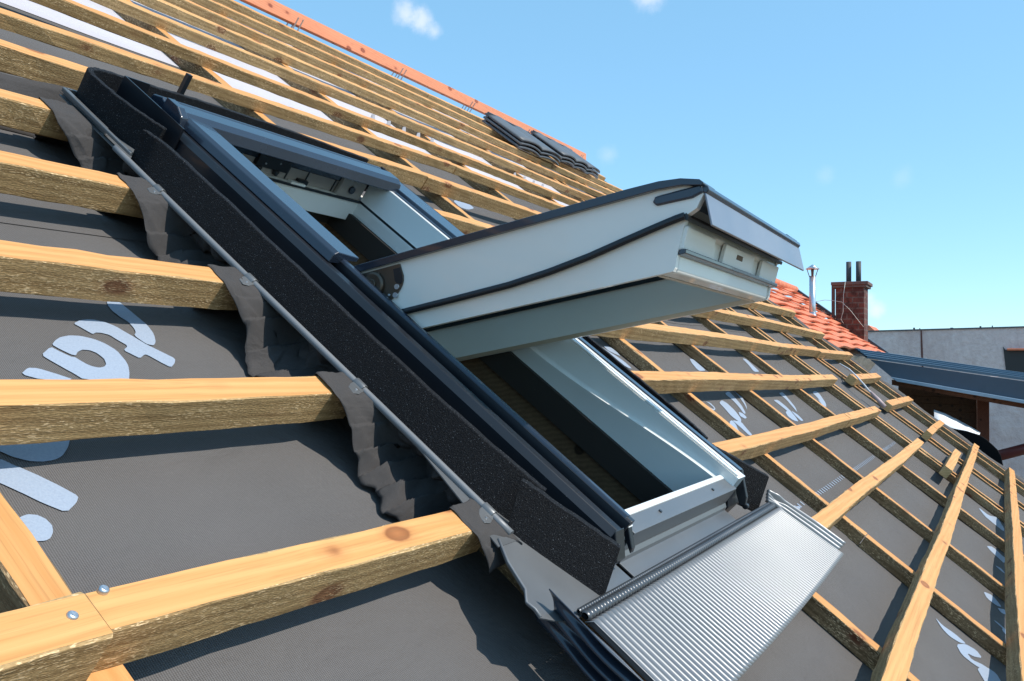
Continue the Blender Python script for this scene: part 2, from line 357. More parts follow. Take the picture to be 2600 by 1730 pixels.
# ---------------------------------------------------------------- roof membrane, in lapped sheets
CB = [(.88,.08),(2.15,.08),(3.67,.08),(5.15,.08),(6.55,.07),(8.27,.07),(9.93,.07),(10.19,.07),(11.40,.07),(11.72,.07),(13.45,.07),(14.19,.07)]
MN = -.168
def nm(u, v):
    """membrane height: it sags between the counter battens"""
    s = .0
    es = [c[0]+.04 for c in CB]
    for a, b in zip(es[:-1], es[1:]):
        if a < u < b and b-a > .5 and a > 3: s = .016*math.sin((u-a)/(b-a)*math.pi)**.7
    return MN - s + .0022*math.sin(u*5.1+v*1.7) + .0018*math.sin(v*6.3-u*2.2)
sheets = [(-3.2,.068,0,M_mem,'lowest grey underlay strip below the roof window, printed at its right side'),
          (.05,2.212,.003,M_mem,'grey underlay strip beside the roof window with large pale blue lettering'),
          (2.195,4.42,.006,M_mem,'grey underlay strip crossing just above the roof window'),
          (4.40,7.2,.009,M_mem2,'underlay strip under the battens nearest the ridge, painted pale with sky glare')]
import json
LET = json.loads('''{"left":[[[1.663,1.857],[1.677,1.854],[1.682,1.848],[1.685,1.826],[1.688,1.811],[1.696,1.778],[1.7,1.76],[1.708,1.728],[1.709,1.711],[1.706,1.684],[1.701,1.669],[1.689,1.645],[1.682,1.636],[1.672,1.627],[1.665,1.626],[1.653,1.63],[1.647,1.638],[1.637,1.661],[1.637,1.67],[1.646,1.679],[1.65,1.685],[1.654,1.697],[1.655,1.706],[1.655,1.723],[1.653,1.733],[1.642,1.752],[1.639,1.762],[1.634,1.777],[1.634,1.786],[1.635,1.802],[1.64,1.816],[1.655,1.848]],[[1.484,1.712],[1.503,1.723],[1.515,1.727],[1.537,1.731],[1.55,1.731],[1.572,1.725],[1.582,1.72],[1.596,1.709],[1.603,1.702],[1.612,1.687],[1.618,1.678],[1.629,1.662],[1.635,1.652],[1.647,1.632],[1.655,1.622],[1.672,1.604],[1.681,1.594],[1.699,1.574],[1.701,1.565],[1.692,1.553],[1.685,1.546],[1.668,1.533],[1.66,1.534],[1.646,1.55],[1.639,1.56],[1.626,1.578],[1.621,1.583],[1.616,1.584],[1.61,1.581],[1.594,1.57],[1.587,1.57],[1.578,1.58],[1.573,1.586],[1.563,1.597],[1.565,1.604],[1.581,1.616],[1.583,1.624],[1.571,1.641],[1.566,1.649],[1.56,1.661],[1.555,1.666],[1.54,1.672],[1.534,1.673],[1.523,1.673],[1.518,1.671],[1.51,1.666],[1.506,1.668],[1.5,1.677],[1.496,1.683],[1.489,1.694],[1.485,1.699],[1.48,1.706]],[[1.371,1.616],[1.382,1.627],[1.389,1.633],[1.405,1.644],[1.415,1.648],[1.434,1.654],[1.445,1.655],[1.464,1.655],[1.474,1.653],[1.494,1.646],[1.504,1.641],[1.519,1.629],[1.526,1.62],[1.536,1.603],[1.539,1.591],[1.539,1.568],[1.539,1.556],[1.535,1.538],[1.531,1.528],[1.52,1.507],[1.513,1.496],[1.503,1.481],[1.477,1.477],[1.397,1.478],[1.374,1.483],[1.366,1.497],[1.362,1.504],[1.353,1.516],[1.347,1.525],[1.335,1.543],[1.329,1.552],[1.321,1.566],[1.325,1.576],[1.352,1.598],[1.362,1.602],[1.371,1.59],[1.377,1.583],[1.388,1.572],[1.393,1.567],[1.402,1.565],[1.405,1.561],[1.409,1.553],[1.412,1.549],[1.417,1.541],[1.421,1.537],[1.428,1.531],[1.433,1.529],[1.443,1.526],[1.449,1.526],[1.459,1.529],[1.465,1.532],[1.473,1.54],[1.476,1.547],[1.48,1.56],[1.479,1.568],[1.475,1.58],[1.472,1.586],[1.462,1.594],[1.455,1.596],[1.441,1.597],[1.434,1.594],[1.422,1.587],[1.417,1.582],[1.41,1.574],[1.406,1.573],[1.398,1.576],[1.393,1.581],[1.382,1.593],[1.377,1.599],[1.37,1.61]],[[1.237,1.502],[1.255,1.517],[1.264,1.521],[1.28,1.52],[1.29,1.516],[1.309,1.505],[1.321,1.498],[1.347,1.481],[1.338,1.477],[1.284,1.478],[1.262,1.482],[1.239,1.494]],[[1.246,1.308],[1.231,1.281],[1.224,1.27],[1.212,1.254],[1.204,1.246],[1.189,1.232],[1.18,1.226],[1.166,1.22],[1.156,1.218],[1.138,1.217],[1.128,1.218],[1.112,1.222],[1.104,1.226],[1.091,1.234],[1.084,1.239],[1.073,1.251],[1.068,1.257],[1.062,1.266],[1.064,1.276],[1.078,1.306],[1.084,1.313],[1.092,1.308],[1.096,1.305],[1.102,1.299],[1.105,1.295],[1.11,1.288],[1.115,1.284],[1.125,1.276],[1.132,1.274],[1.144,1.274],[1.151,1.276],[1.162,1.281],[1.168,1.286],[1.175,1.299],[1.179,1.306],[1.183,1.318],[1.196,1.321],[1.238,1.317]],[[1.046,1.242],[1.057,1.236],[1.063,1.231],[1.073,1.218],[1.078,1.212],[1.085,1.206],[1.091,1.199],[1.107,1.181],[1.115,1.17],[1.131,1.149],[1.139,1.137],[1.152,1.116],[1.153,1.108],[1.144,1.097],[1.135,1.09],[1.115,1.077],[1.103,1.079],[1.082,1.102],[1.072,1.114],[1.057,1.135],[1.048,1.146],[1.033,1.165],[1.026,1.173],[1.018,1.182],[1.02,1.195],[1.038,1.233]],[[1.015,1.074],[1.02,1.079],[1.025,1.081],[1.034,1.083],[1.039,1.083],[1.048,1.08],[1.053,1.078],[1.06,1.069],[1.063,1.064],[1.065,1.052],[1.065,1.046],[1.061,1.036],[1.058,1.03],[1.05,1.021],[1.045,1.017],[1.037,1.014],[1.031,1.014],[1.021,1.016],[1.018,1.019],[1.014,1.028],[1.013,1.034],[1.013,1.047],[1.013,1.055],[1.013,1.069]]],"right":[[[5.901,1.172],[5.879,1.132],[5.864,1.108],[5.829,1.062],[5.824,1.036],[5.84,0.991],[5.863,0.985],[5.93,1.006],[5.964,1.026],[6.017,1.077],[6.037,1.105],[6.055,1.154],[6.055,1.174],[6.035,1.197],[6.007,1.199],[5.928,1.186]],[[6.269,1.251],[6.264,1.208],[6.255,1.182],[6.228,1.136],[6.205,1.11],[6.15,1.062],[6.146,1.049],[6.183,1.051],[6.216,1.066],[6.298,1.118],[6.333,1.147],[6.375,1.198],[6.394,1.225],[6.42,1.268],[6.399,1.277],[6.298,1.266]],[[6.541,1.272],[6.514,1.228],[6.487,1.2],[6.42,1.144],[6.383,1.119],[6.32,1.084],[6.326,1.084],[6.41,1.117],[6.463,1.145],[6.569,1.209],[6.608,1.238],[6.639,1.275],[6.63,1.286],[6.566,1.285]],[[5.629,1.0],[5.566,0.976],[5.546,0.961],[5.536,0.931],[5.542,0.915],[5.574,0.889],[5.589,0.891],[5.614,0.922],[5.637,0.938],[5.695,0.967],[5.717,0.983],[5.734,1.009],[5.722,1.015],[5.664,1.009]],[[6.084,1.073],[6.117,1.058],[6.122,1.046],[6.106,1.02],[6.089,1.011],[6.042,1.007],[6.023,1.012],[6.005,1.033],[6.013,1.046],[6.061,1.07]],[[5.763,1.012],[5.853,0.995],[5.869,0.978],[5.833,0.937],[5.816,0.915],[5.789,0.876],[5.768,0.866],[5.717,0.867],[5.708,0.879],[5.723,0.917],[5.729,0.935],[5.733,0.96],[5.735,0.976],[5.738,1.008]],[[5.68,1.205],[5.718,1.194],[5.724,1.182],[5.706,1.148],[5.685,1.134],[5.626,1.12],[5.605,1.12],[5.586,1.134],[5.587,1.144],[5.605,1.164],[5.609,1.167],[5.602,1.154],[5.607,1.147],[5.629,1.135],[5.643,1.133],[5.668,1.138],[5.677,1.147],[5.686,1.175],[5.685,1.187],[5.673,1.203]],[[7.373,1.136],[7.372,1.097],[7.368,1.073],[7.358,1.025],[7.349,0.998],[7.327,0.951],[7.341,0.945],[7.418,0.973],[7.451,0.995],[7.493,1.047],[7.507,1.076],[7.518,1.126],[7.494,1.141],[7.4,1.145]],[[7.83,1.201],[7.813,1.143],[7.782,1.106],[7.69,1.031],[7.655,1.003],[7.619,0.977],[7.639,0.98],[7.745,1.019],[7.8,1.05],[7.89,1.12],[7.932,1.155],[7.99,1.206],[7.976,1.22],[7.865,1.218]],[[7.244,0.991],[7.18,0.958],[7.163,0.94],[7.165,0.908],[7.185,0.895],[7.252,0.879],[7.292,0.887],[7.366,0.929],[7.396,0.953],[7.429,0.994],[7.406,1.005],[7.294,1.001]],[[7.488,0.994],[7.517,0.959],[7.515,0.936],[7.477,0.89],[7.449,0.876],[7.385,0.873],[7.374,0.883],[7.395,0.921],[7.416,0.945],[7.466,0.99]],[[6.925,1.147],[6.965,1.135],[6.97,1.121],[6.945,1.086],[6.924,1.073],[6.873,1.063],[6.857,1.065],[6.853,1.084],[6.86,1.096],[6.889,1.12],[6.9,1.131],[6.911,1.146]],[[9.225,1.172],[9.159,1.107],[9.1,1.065],[8.962,0.98],[8.973,0.966],[9.15,1.003],[9.246,1.036],[9.407,1.117],[9.458,1.15],[9.473,1.184],[9.435,1.193],[9.286,1.191]],[[9.051,1.074],[8.95,1.014],[8.895,0.984],[8.799,0.938],[8.793,0.93],[8.865,0.944],[8.923,0.966],[9.06,1.031],[9.096,1.057],[9.083,1.084]],[[4.928,1.769],[4.977,1.77],[4.994,1.763],[5.006,1.736],[5.017,1.719],[5.045,1.681],[5.056,1.66],[5.068,1.623],[5.069,1.6],[5.06,1.554],[5.049,1.543],[5.021,1.549],[5.009,1.559],[4.993,1.584],[4.975,1.593],[4.93,1.597],[4.925,1.596],[4.955,1.588],[4.957,1.59],[4.935,1.606],[4.93,1.616],[4.937,1.634],[4.932,1.644],[4.909,1.662],[4.904,1.673],[4.907,1.694],[4.909,1.704],[4.91,1.72],[4.911,1.732],[4.913,1.761]],[[5.052,1.766],[5.092,1.765],[5.109,1.76],[5.13,1.745],[5.136,1.733],[5.134,1.705],[5.13,1.692],[5.117,1.67],[5.109,1.666],[5.094,1.674],[5.084,1.68],[5.063,1.695],[5.052,1.703],[5.035,1.716],[5.032,1.728],[5.039,1.758]],[[6.492,1.664],[6.529,1.658],[6.538,1.647],[6.532,1.614],[6.528,1.594],[6.518,1.555],[6.511,1.54],[6.495,1.524],[6.464,1.519],[6.371,1.519],[6.347,1.525],[6.353,1.548],[6.365,1.564],[6.4,1.603],[6.423,1.623],[6.469,1.656]],[[8.147,1.701],[8.209,1.69],[8.215,1.667],[8.176,1.595],[8.158,1.563],[8.133,1.519],[8.095,1.508],[7.991,1.512],[7.981,1.531],[8.05,1.593],[8.081,1.627],[8.119,1.687]],[[5.684,3.608],[5.806,3.657],[5.86,3.665],[5.927,3.644],[5.945,3.627],[5.941,3.588],[5.901,3.561],[5.767,3.506],[5.708,3.491],[5.633,3.491],[5.619,3.51],[5.643,3.576]],[[5.026,-0.504],[5.007,-0.532],[5.006,-0.552],[5.02,-0.594],[5.022,-0.618],[5.016,-0.661],[5.003,-0.668],[4.966,-0.648],[4.95,-0.632],[4.932,-0.597],[4.931,-0.58],[4.947,-0.551],[4.965,-0.535],[5.017,-0.504]],[[4.908,-0.633],[4.98,-0.659],[5.007,-0.677],[5.03,-0.714],[5.029,-0.731],[4.999,-0.753],[4.978,-0.752],[4.934,-0.728],[4.915,-0.714],[4.895,-0.69],[4.882,-0.689],[4.858,-0.706],[4.863,-0.722],[4.901,-0.761],[4.912,-0.784],[4.911,-0.824],[4.9,-0.827],[4.859,-0.795],[4.841,-0.775],[4.815,-0.736],[4.807,-0.713],[4.805,-0.673],[4.819,-0.655],[4.872,-0.632]],[[4.812,-0.748],[4.892,-0.777],[4.918,-0.794],[4.931,-0.826],[4.921,-0.841],[4.876,-0.861],[4.853,-0.867],[4.815,-0.867],[4.775,-0.855],[4.673,-0.813],[4.66,-0.795],[4.717,-0.771],[4.743,-0.759],[4.78,-0.745]],[[6.418,-0.742],[6.468,-0.781],[6.465,-0.805],[6.405,-0.85],[6.376,-0.856],[6.335,-0.833],[6.322,-0.815],[6.316,-0.773],[6.331,-0.756],[6.388,-0.737]],[[6.306,-0.84],[6.373,-0.875],[6.372,-0.886],[6.303,-0.89],[6.278,-0.885],[6.255,-0.865],[6.256,-0.854],[6.281,-0.836]],[[5.933,-0.815],[5.952,-0.826],[5.954,-0.841],[5.941,-0.885],[5.93,-0.897],[5.9,-0.895],[5.895,-0.889],[5.908,-0.866],[5.914,-0.851],[5.925,-0.821]],[[5.88,-0.866],[5.926,-0.875],[5.928,-0.881],[5.893,-0.893],[5.869,-0.896],[5.823,-0.895],[5.814,-0.892],[5.826,-0.881],[5.836,-0.875],[5.86,-0.866]],[[8.058,-0.731],[8.151,-0.763],[8.164,-0.788],[8.115,-0.841],[8.103,-0.862],[8.107,-0.88],[8.065,-0.884],[7.915,-0.878],[7.88,-0.868],[7.902,-0.835],[7.918,-0.814],[7.953,-0.772],[7.975,-0.753],[8.019,-0.729]],[[7.588,-0.813],[7.623,-0.847],[7.618,-0.863],[7.565,-0.885],[7.548,-0.885],[7.543,-0.863],[7.548,-0.848],[7.572,-0.813]],[[9.745,-0.623],[9.73,-0.696],[9.769,-0.732],[9.928,-0.787],[9.915,-0.817],[9.716,-0.866],[9.621,-0.879],[9.481,-0.879],[9.45,-0.857],[9.476,-0.779],[9.49,-0.744],[9.515,-0.697],[9.562,-0.669],[9.708,-0.617]],[[4.964,0.339],[4.999,0.335],[5.012,0.332],[5.019,0.324],[5.01,0.32],[4.973,0.317],[4.957,0.318],[4.938,0.324],[4.937,0.329],[4.95,0.337]]]}''')
def inside(p, a, b): return a < p < b
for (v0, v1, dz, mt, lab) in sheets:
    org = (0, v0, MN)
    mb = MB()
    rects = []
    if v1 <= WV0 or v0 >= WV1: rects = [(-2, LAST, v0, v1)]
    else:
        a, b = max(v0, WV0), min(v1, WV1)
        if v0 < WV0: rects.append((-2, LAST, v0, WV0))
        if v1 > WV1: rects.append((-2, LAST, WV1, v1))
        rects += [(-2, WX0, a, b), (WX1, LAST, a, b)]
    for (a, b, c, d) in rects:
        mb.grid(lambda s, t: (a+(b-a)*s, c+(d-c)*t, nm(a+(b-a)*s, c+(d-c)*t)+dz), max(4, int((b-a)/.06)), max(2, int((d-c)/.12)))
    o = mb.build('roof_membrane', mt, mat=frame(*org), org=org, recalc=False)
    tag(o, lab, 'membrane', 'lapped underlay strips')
    for grp in LET.values():
        for poly in grp:
            cv = sum(p[1] for p in poly)/len(poly)
            if not (v0 <= cv < v1) or (v0 == .05 and cv > 2.195): continue
            pm = MB()
            tri = tessellate_polygon([[Vector((p[0], p[1], 0)) for p in poly]])
            pm.add([(p[0], p[1], nm(p[0], p[1])+dz+.0028) for p in poly], [tuple(t) for t in tri])
            # subdivide so the print follows the sag
            l = pm.build('printed_letter', M_ink, o, org=org)
            bm = bmesh.new(); bm.from_mesh(l.data); bmesh.ops.subdivide_edges(bm, edges=bm.edges, cuts=3, use_grid_fill=True)
            for vv in bm.verts:
                uu, v2 = vv.co.x/S+org[0], vv.co.y/S+org[1]; vv.co.z = (nm(uu, v2)+dz+.0028-org[2])*S
            for f in bm.faces:
                if f.normal.z < 0: f.normal_flip()
            bm.to_mesh(l.data); bm.free()
    if v0 == .05:
        tk = MB()
        u = 4.95
        while u < 10.0:
            if not any(c[0]-.03 < u < c[0]+.17 for c in CB):
                for vv in (.318,):
                    zc = nm(u, vv)+dz+.003; L_ = .030
                    tk = MB(); tk.add([(u, vv, zc), (u+.022, vv, zc), (u+.022, vv+L_, zc), (u, vv+L_, zc)], [(0,1,2,3)]); tk.build('printed_dash', M_ink, o, org=org)
            u += .070

# ---------------------------------------------------------------- timber
def beam(name, a, b, w, n0, n1, mats, label, cat, group=None, seed=0, jit=.0022, ends=(0,0), seg=.09, sag=None, mid=False, wob=.004):
    """a sawn length from a to b (roof u,v of the LOWER edge), width w up-slope side; local X runs along it"""
    rnd = random.Random(seed)
    ax = Vector((b[0]-a[0], b[1]-a[1])); L = ax.length; ang = math.atan2(ax.y, ax.x)
    nseg = max(3, int(L/seg)); c = .0035
    prof = [(c,n0),(w-c,n0),(w,n0+c),(w,n1-c),(w-c,n1),(c,n1),(0,n1-c),(0,n0+c)]
    ph = [rnd.uniform(0, 6.28) for _ in range(4)]
    fr = []
    for i in range(nseg+1):
        x = L*i/nseg
        dy = wob*math.sin(x*1.3+ph[0]) + wob*.4*math.sin(x*4.1+ph[1]); dz = wob*.8*math.sin(x*1.1+ph[2])
        if i in (0, nseg): pass
        def f(p, x=x, dy=dy, dz=dz, i=i):
            ex = 0
            if i == 0: ex = rnd.uniform(-.003, .003)
            if i == nseg: ex = rnd.uniform(-.003, .003)
            return (x+ex, p[0]+dy+rnd.uniform(-jit, jit), p[1]+dz+rnd.uniform(-jit, jit)*.8)
        fr.append(f)
    mb = MB(); mb.sweep(prof, fr, 1)
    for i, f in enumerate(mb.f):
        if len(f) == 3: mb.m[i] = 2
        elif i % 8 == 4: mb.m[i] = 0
    o = mb.build(name, mats, mat=frame(a[0], a[1], 0, ang), recalc=False)
    bm = bmesh.new(); bm.from_mesh(o.data); bmesh.ops.recalc_face_normals(bm, faces=bm.faces); bm.to_mesh(o.data); bm.free()
    o['label'] = label; o['category'] = cat
    if group: o['group'] = group
    return o
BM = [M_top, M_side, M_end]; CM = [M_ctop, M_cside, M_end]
B0, B1 = -.095, 0.0
side = lambda s: s
GB = 'roofing battens'
# rows: name used in labels, v of lower edge at given u's
bt = [
 # (a, b, width, label)
 ((-1.9,.655),(.880,.668),.088,'short rough batten at the lower left corner, ending in a split at the screws'),
 ((.894,.681),(2.00,.664),.080,'lowest long batten left of the roof window, with a knot near its screwed left end'),
 ((-1.9,1.210),(2.00,1.203),.080,'second batten up on the left of the roof window, smooth yellow top'),
 ((-1.9,1.712),(2.00,1.719),.080,'third batten up on the left of the roof window, with a big brown knot'),
 ((-1.9,2.180),(2.00,2.228),.080,'fourth batten up on the left of the roof window'),
 ((-1.9,2.64),(1.99,2.722),.080,'fifth batten up on the left, just below the bent top of the foam strip'),
 ((-1.9,3.05),(4.9,3.375),.080,'batten passing directly behind the head of the roof window'),
 ((4.91,3.37),(14.34,3.31),.080,'right hand continuation of the batten behind the window head'),
 ((3.86,2.745),(9.2,2.690),.080,'batten starting at the upper right corner of the roof window'),
 ((9.21,2.688),(14.30,2.745),.080,'far end of the batten from the upper right window corner, beside the orange tiles'),
 ((3.95,2.245),(8.9,2.215),.080,'batten hidden behind the open sash, coming out at its lower right corner'),
 ((8.91,2.215),(14.18,2.190),.080,'far piece of the second batten that comes out from under the sash'),
 ((3.98,1.765),(9.68,1.690),.080,'batten emerging below the sash with dark saw marks on its side'),
 ((9.69,1.695),(11.46,1.690),.080,'medium piece spliced into the batten emerging below the sash'),
 ((11.40,1.660),(14.00,1.668),.084,'end piece of the batten below the sash, reaching the metal lean to'),
 ((4.02,1.222),(8.02,1.168),.080,'straight batten right of the opening at middle height of the window'),
 ((8.03,1.166),(9.95,1.150),.082,'spliced end piece of the middle height batten right of the window'),
 ((3.99,.662),(7.93,.640),.080,'batten touching the lower right corner of the roof window'),
 ((7.94,.638),(9.93,.622),.082,'outer piece of the batten from the lower right window corner'),
 ((3.92,.133),(9.92,.118),.080,'batten running from under the pleated apron to the upper right'),
 ((.6,-.392),(13.72,-.384),.078,'long steep looking batten with blue marker scribbles at lower right'),
 ((.6,-.905),(13.9,-.900),.082,'outermost batten at the right edge of the picture'),
 ((11.16,1.130),(13.80,1.150),.100,'uppermost short batten piece beyond the smooth grey strip'),
 ((11.15,.640),(13.75,.632),.092,'second short batten piece beyond the smooth grey strip'),
 ((11.12,.128),(13.58,.128),.080,'third short batten piece beyond the grey strip, in front of the black sheet'),
 ((9.36,-.226),(11.36,-.226),.080,'short loose offcut standing left of the long steep batten'),
]
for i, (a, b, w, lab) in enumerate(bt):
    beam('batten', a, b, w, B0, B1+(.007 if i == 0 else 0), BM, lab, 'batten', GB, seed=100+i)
# the loose top rows, thinner battens up to the ridge
up_rows = [(3.66,3.875,3.85,'first'),(4.27,4.33,4.27,'second'),(4.75,4.80,4.77,'third'),(5.20,5.235,5.27,'fourth'),(5.58,5.68,5.75,'fifth'),(5.97,6.09,6.22,'sixth'),(6.38,6.48,6.70,'topmost')]
cuts = [5.9, 11.3, 8.6, 7.9, 10.6, 7.2, 8.7]
nth = ['lowest of the seven','second of the seven','third of the seven','fourth of the seven','fifth of the seven','sixth of the seven','topmost of the seven']
for i, (va, vb, vc, nme) in enumerate(up_rows):
    c_ = cuts[i]; 
    def vv(u): 
        return va+(vb-va)*(u-2)/3.5 if u < 5.5 else vb+(vc-vb)*(u-5.5)/8.5
    pts = [-1.9 if i == 0 else .5, 5.5, c_, 14.34 if i < 6 else 14.3]
    if c_ < 5.6: pts = [pts[0], c_, pts[3]]
    pts = [pts[0], c_, pts[3]]
    for q in range(2):
        a, b = pts[q], pts[q+1]-(.012 if q == 0 else 0)
        beam('batten', (a, vv(a)), (b, vv(b)), .074, -.0645, 0, BM, 'batten near the ridge, %s upper rows, %s piece' % (nth[i], ['left hand','right hand'][q]), 'batten', GB, seed=300+i*3+q)

# counter battens, running up the slope under the battens
names_cb = ['broad counter batten at the lower left corner','counter batten along the left side of the roof window','counter batten just right of the roof window','second counter batten right of the window, with a red brown knot','third counter batten right of the window','fourth counter batten right of the window','left one of the close pair at the smooth grey strip','right one of the close pair at the smooth grey strip','counter batten on the far edge of the smooth grey strip','second counter batten beyond the smooth grey strip','last counter batten but one before the roof edge','outermost counter batten at the edge towards the neighbour']
for i, (u, w) in enumerate(CB):
    pcs = [(-3.1, 3.60), (3.606, 7.0)]
    if i == 1: pcs = [(-3.1, 2.98)]
    if i == 3: pcs = [(-3.1, -.016), (-.012, 3.60), (3.606, 7.0)]
    for q, (a, b) in enumerate(pcs):
        # built along v: start at low end; width runs towards -u in the local frame, so offset by w
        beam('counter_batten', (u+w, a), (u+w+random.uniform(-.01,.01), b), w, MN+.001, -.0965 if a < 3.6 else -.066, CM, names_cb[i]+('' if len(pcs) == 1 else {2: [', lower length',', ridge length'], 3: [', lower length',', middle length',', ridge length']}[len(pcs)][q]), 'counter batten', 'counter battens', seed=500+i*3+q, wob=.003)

# screws at the splice
for (u, v, lab) in ((.845,.716,'galvanised screw head left of the split batten joint'),(.921,.753,'galvanised screw head right of the split batten joint')):
    mb = MB(); mb.tube([(u,v,-.01),(u,v,.0045),(u+.0005,v,.007)], [.0088,.0088,.0062], seg=18)
    mb.box((u-.005,v-.0009,.0066),(u+.005,v+.0009,.0074)); mb.box((u-.0009,v-.005,.0064),(u+.0009,v+.005,.0073))
    tag(mb.build('screw', M_steel, mat=frame(u,v,.007 if u < .88 else 0), org=(u,v,0)), lab, 'screw', 'galvanised screws')

# ridge board on brackets
rb = roof_thing('ridge_board', (4.0,6.43,.035), 'reddish ridge board on thin metal brackets against the sky', 'ridge board')
mb = MB()
def rbf(x, p): return (x, 6.14+.0718*x+p[0]*.6+p[1]*.8, .045+p[0]*.8-p[1]*.6)
prof = [(0,0),(.125,0),(.125,.05),(0,.05)]
mb.sweep(prof, [(lambda p, x=x: rbf(x, p)) for x in [3+.3*i for i in range(int((14.2-3)/.3)+1)]+[14.2]])
mb.build('board', [M_ridge], rb, org=(4.0,6.43,.035), bevel=.002)
for u in (6.45, 8.28, 9.95, 11.75, 13.9):
    q = MB()
    for du in (-.035, .035):
        x = u+du; vb_ = 6.14+.0718*x
        q.box((x-.006, vb_-.02, -.12), (x+.006, vb_-.012, .115)); q.box((x-.006, vb_+.07, -.12), (x+.006, vb_+.078, .05))
    q.build('bracket', M_steel, rb, org=(4.0,6.43,.035))

# smooth grey strip between the pairs of counter battens
mb = MB(); mb.grid(lambda s, t: (10.27+1.12*s, -2.9+9.6*t, -.118-.03*math.sin(s*math.pi)+.002*math.sin(t*40)), 12, 60)
tag(mb.build('lining_strip', M_mem, mat=frame(10.27,-2.9,-.118), org=(10.27,-2.9,-.118), recalc=False), 'smooth grey underlay strip laid in the gap between two close pairs of counter battens', 'membrane')

# stacks of dark roof tiles near the ridge
M_tile = paint('anthracite_tile', (.085,.095,.11), .5, 0, .1, .15)
def tile_mesh(o3, wd, ln, waves):
    mb = MB(); u0, v0, n0 = o3
    N = 14*waves
    def h(s): x = (s*waves) % 1.0; return .040*(math.sin(x*math.pi)**.8) if waves else 0
    top = lambda s, t: (u0+wd*s, v0+ln*t-.025*abs(math.sin(s*waves*math.pi)), n0+h(s)*.9)
    bot = lambda s, t: (u0+wd*s, v0+ln*t-.025*abs(math.sin(s*waves*math.pi)), n0+h(s)*.9-.022)
    mb.grid(top, N, 6); mb.grid(bot, N, 6)
    for t in (0, 1):
        mb.grid(lambda s, r, t=t: (lambda a, b: tuple(a[i]*(1-r)+b[i]*r for i in range(3)))(top(s, t), bot(s, t)), N, 1)
    for s0 in (0, 1):
        mb.grid(lambda r, t, s0=s0: (lambda a, b: tuple(a[i]*(1-r)+b[i]*r for i in range(3)))(top(s0, t), bot(s0, t)), 1, 6)
    mb.box((u0, v0+ln-.05, n0+.005), (u0+wd, v0+ln-.02, n0+.03))
    return mb
for (nme, u0, v0, wv, wd) in (('left', 9.62, 5.70, 2, 1.10), ('right', 11.45, 6.10, 3, 1.30)):
    for L_, (lv, dn) in enumerate((('bottom',.035),('middle',.080),('top',.125))):
        jx = random.uniform(-.02,.02)
        mb = tile_mesh((u0+jx, v0+L_*.01, dn), wd, .66, wv)
        tag(mb.build('roof_tile', M_tile, mat=frame(u0+jx, v0, dn), org=(u0+jx, v0, dn)), '%s dark tile in the %s stack on the battens below the ridge board' % (lv, nme), 'roof tile', 'dark tiles stacked below the ridge')

# ================================================================ roof window
wo_ = (2.30, .45, 0.)
rw = roof_thing('roof_window', wo_, 'pivoting roof window standing open, white sash with slate blue cladding', 'roof window')
def P(name, mb, mats, parent=None, **k): return mb.build(name, mats, parent or rw, org=wo_, **k)
# --- fixed frame: white jambs, head and sill
def K(mb, i0=0):
    # the frame was drawn to a 78 cm size class; the kit is 2.4 % larger
    mb.v = [(x*1.0244, y*1.0244, 1-(1-z)*1.0244) for x, y, z in mb.v]; return mb
fr_ = MB()
JL, JR = 2.330, 3.40
def jprof_r(v):
    """right jamb cross-section: flat above, a curved cove below the pivot"""
    if v > 1.46: g = .014
    else:
        t = (1.46-v)/(1.46-.45); g = .014 + .081*(3*t*t-2*t**3)
    return g
vs = [.45+i*(2.60-.45)/60 for i in range(61)]
mb = MB()
def jp(v):
    g = jprof_r(v); low = v < 1.46; d = .012 if low else 0.004
    return [(JR, .142), (JR, g+.012), (JR-.004, g+.002), (JR-d-.002, g-.006), (JR-d*.8, g-.03), (JR-d*.2, -.02 if g > .03 else -.04), (JR, -.088), (3.50, -.088), (3.50, .142)]
mb.sweep(jp(.5), [(lambda p, v=v: p) for v in ()] or [(lambda p: (p[0], 0, p[1]))]*0) if False else None
v_all = []; prof_n = 9; faces = []
for v in vs: v_all += [(x, v, n) for x, n in jp(v)]
for j in range(60):
    for i in range(prof_n):
        a = j*prof_n+i; b = j*prof_n+(i+1) % prof_n; faces.append((a, b, b+prof_n, a+prof_n))
mb.add(v_all, faces, 0, True)
o = P('right_jamb', K(mb), [M_white2]); 
e_ = o.modifiers.new('es', 'EDGE_SPLIT'); e_.split_angle = R_(35)
mb = MB(); mb.box((2.30,.45,-.088),(JL,2.60,.125)); P('left_jamb', mb, [M_white2], bevel=.002)
mb = MB(); mb.box((2.26,2.60,-.098),(3.50,2.70,.012)); P('head_lining', K(mb), [M_white], bevel=.002)
mb = MB(); mb.box((2.26,2.625,.012),(3.40,2.70,.150)); hd = P('head_rail', K(mb), [M_grp], bevel=.002)
q = MB()
for x in (2.62, 2.90, 3.02, 3.2): q.box((x,2.6215,.014),(x+.006,2.6262,.14))
P('joint', K(q), M_gasket, hd)
mb = MB(); mb.box((JL,2.590,.002),(JR,2.602,.012)); mb.box((JR-.006,1.46,.004),(JR+.002,2.60,.016)); P('frame_gasket', K(mb), [M_gasket], bevel=.001)
lk = MB(); lk.box((2.70,2.604,.045),(2.885,2.63,.100)); lk.prism([(2.715,.045),(2.745,.045),(2.738,.02),(2.725,.02)], lambda p, d: (p[0], d, p[1]), 2.604, 2.625); lk.prism([(2.815,.045),(2.845,.045),(2.838,.02),(2.825,.02)], lambda p, d: (p[0], d, p[1]), 2.604, 2.625)
lp = P('lock_plate', K(lk), [M_gasket], bevel=.003)
q = MB(); 
for x, z in ((2.745,.066),(2.82,.082)): q.tube([(x,2.606,z),(x,2.600,z)], .004, seg=10)
P('screw', K(q), M_steel, lp)
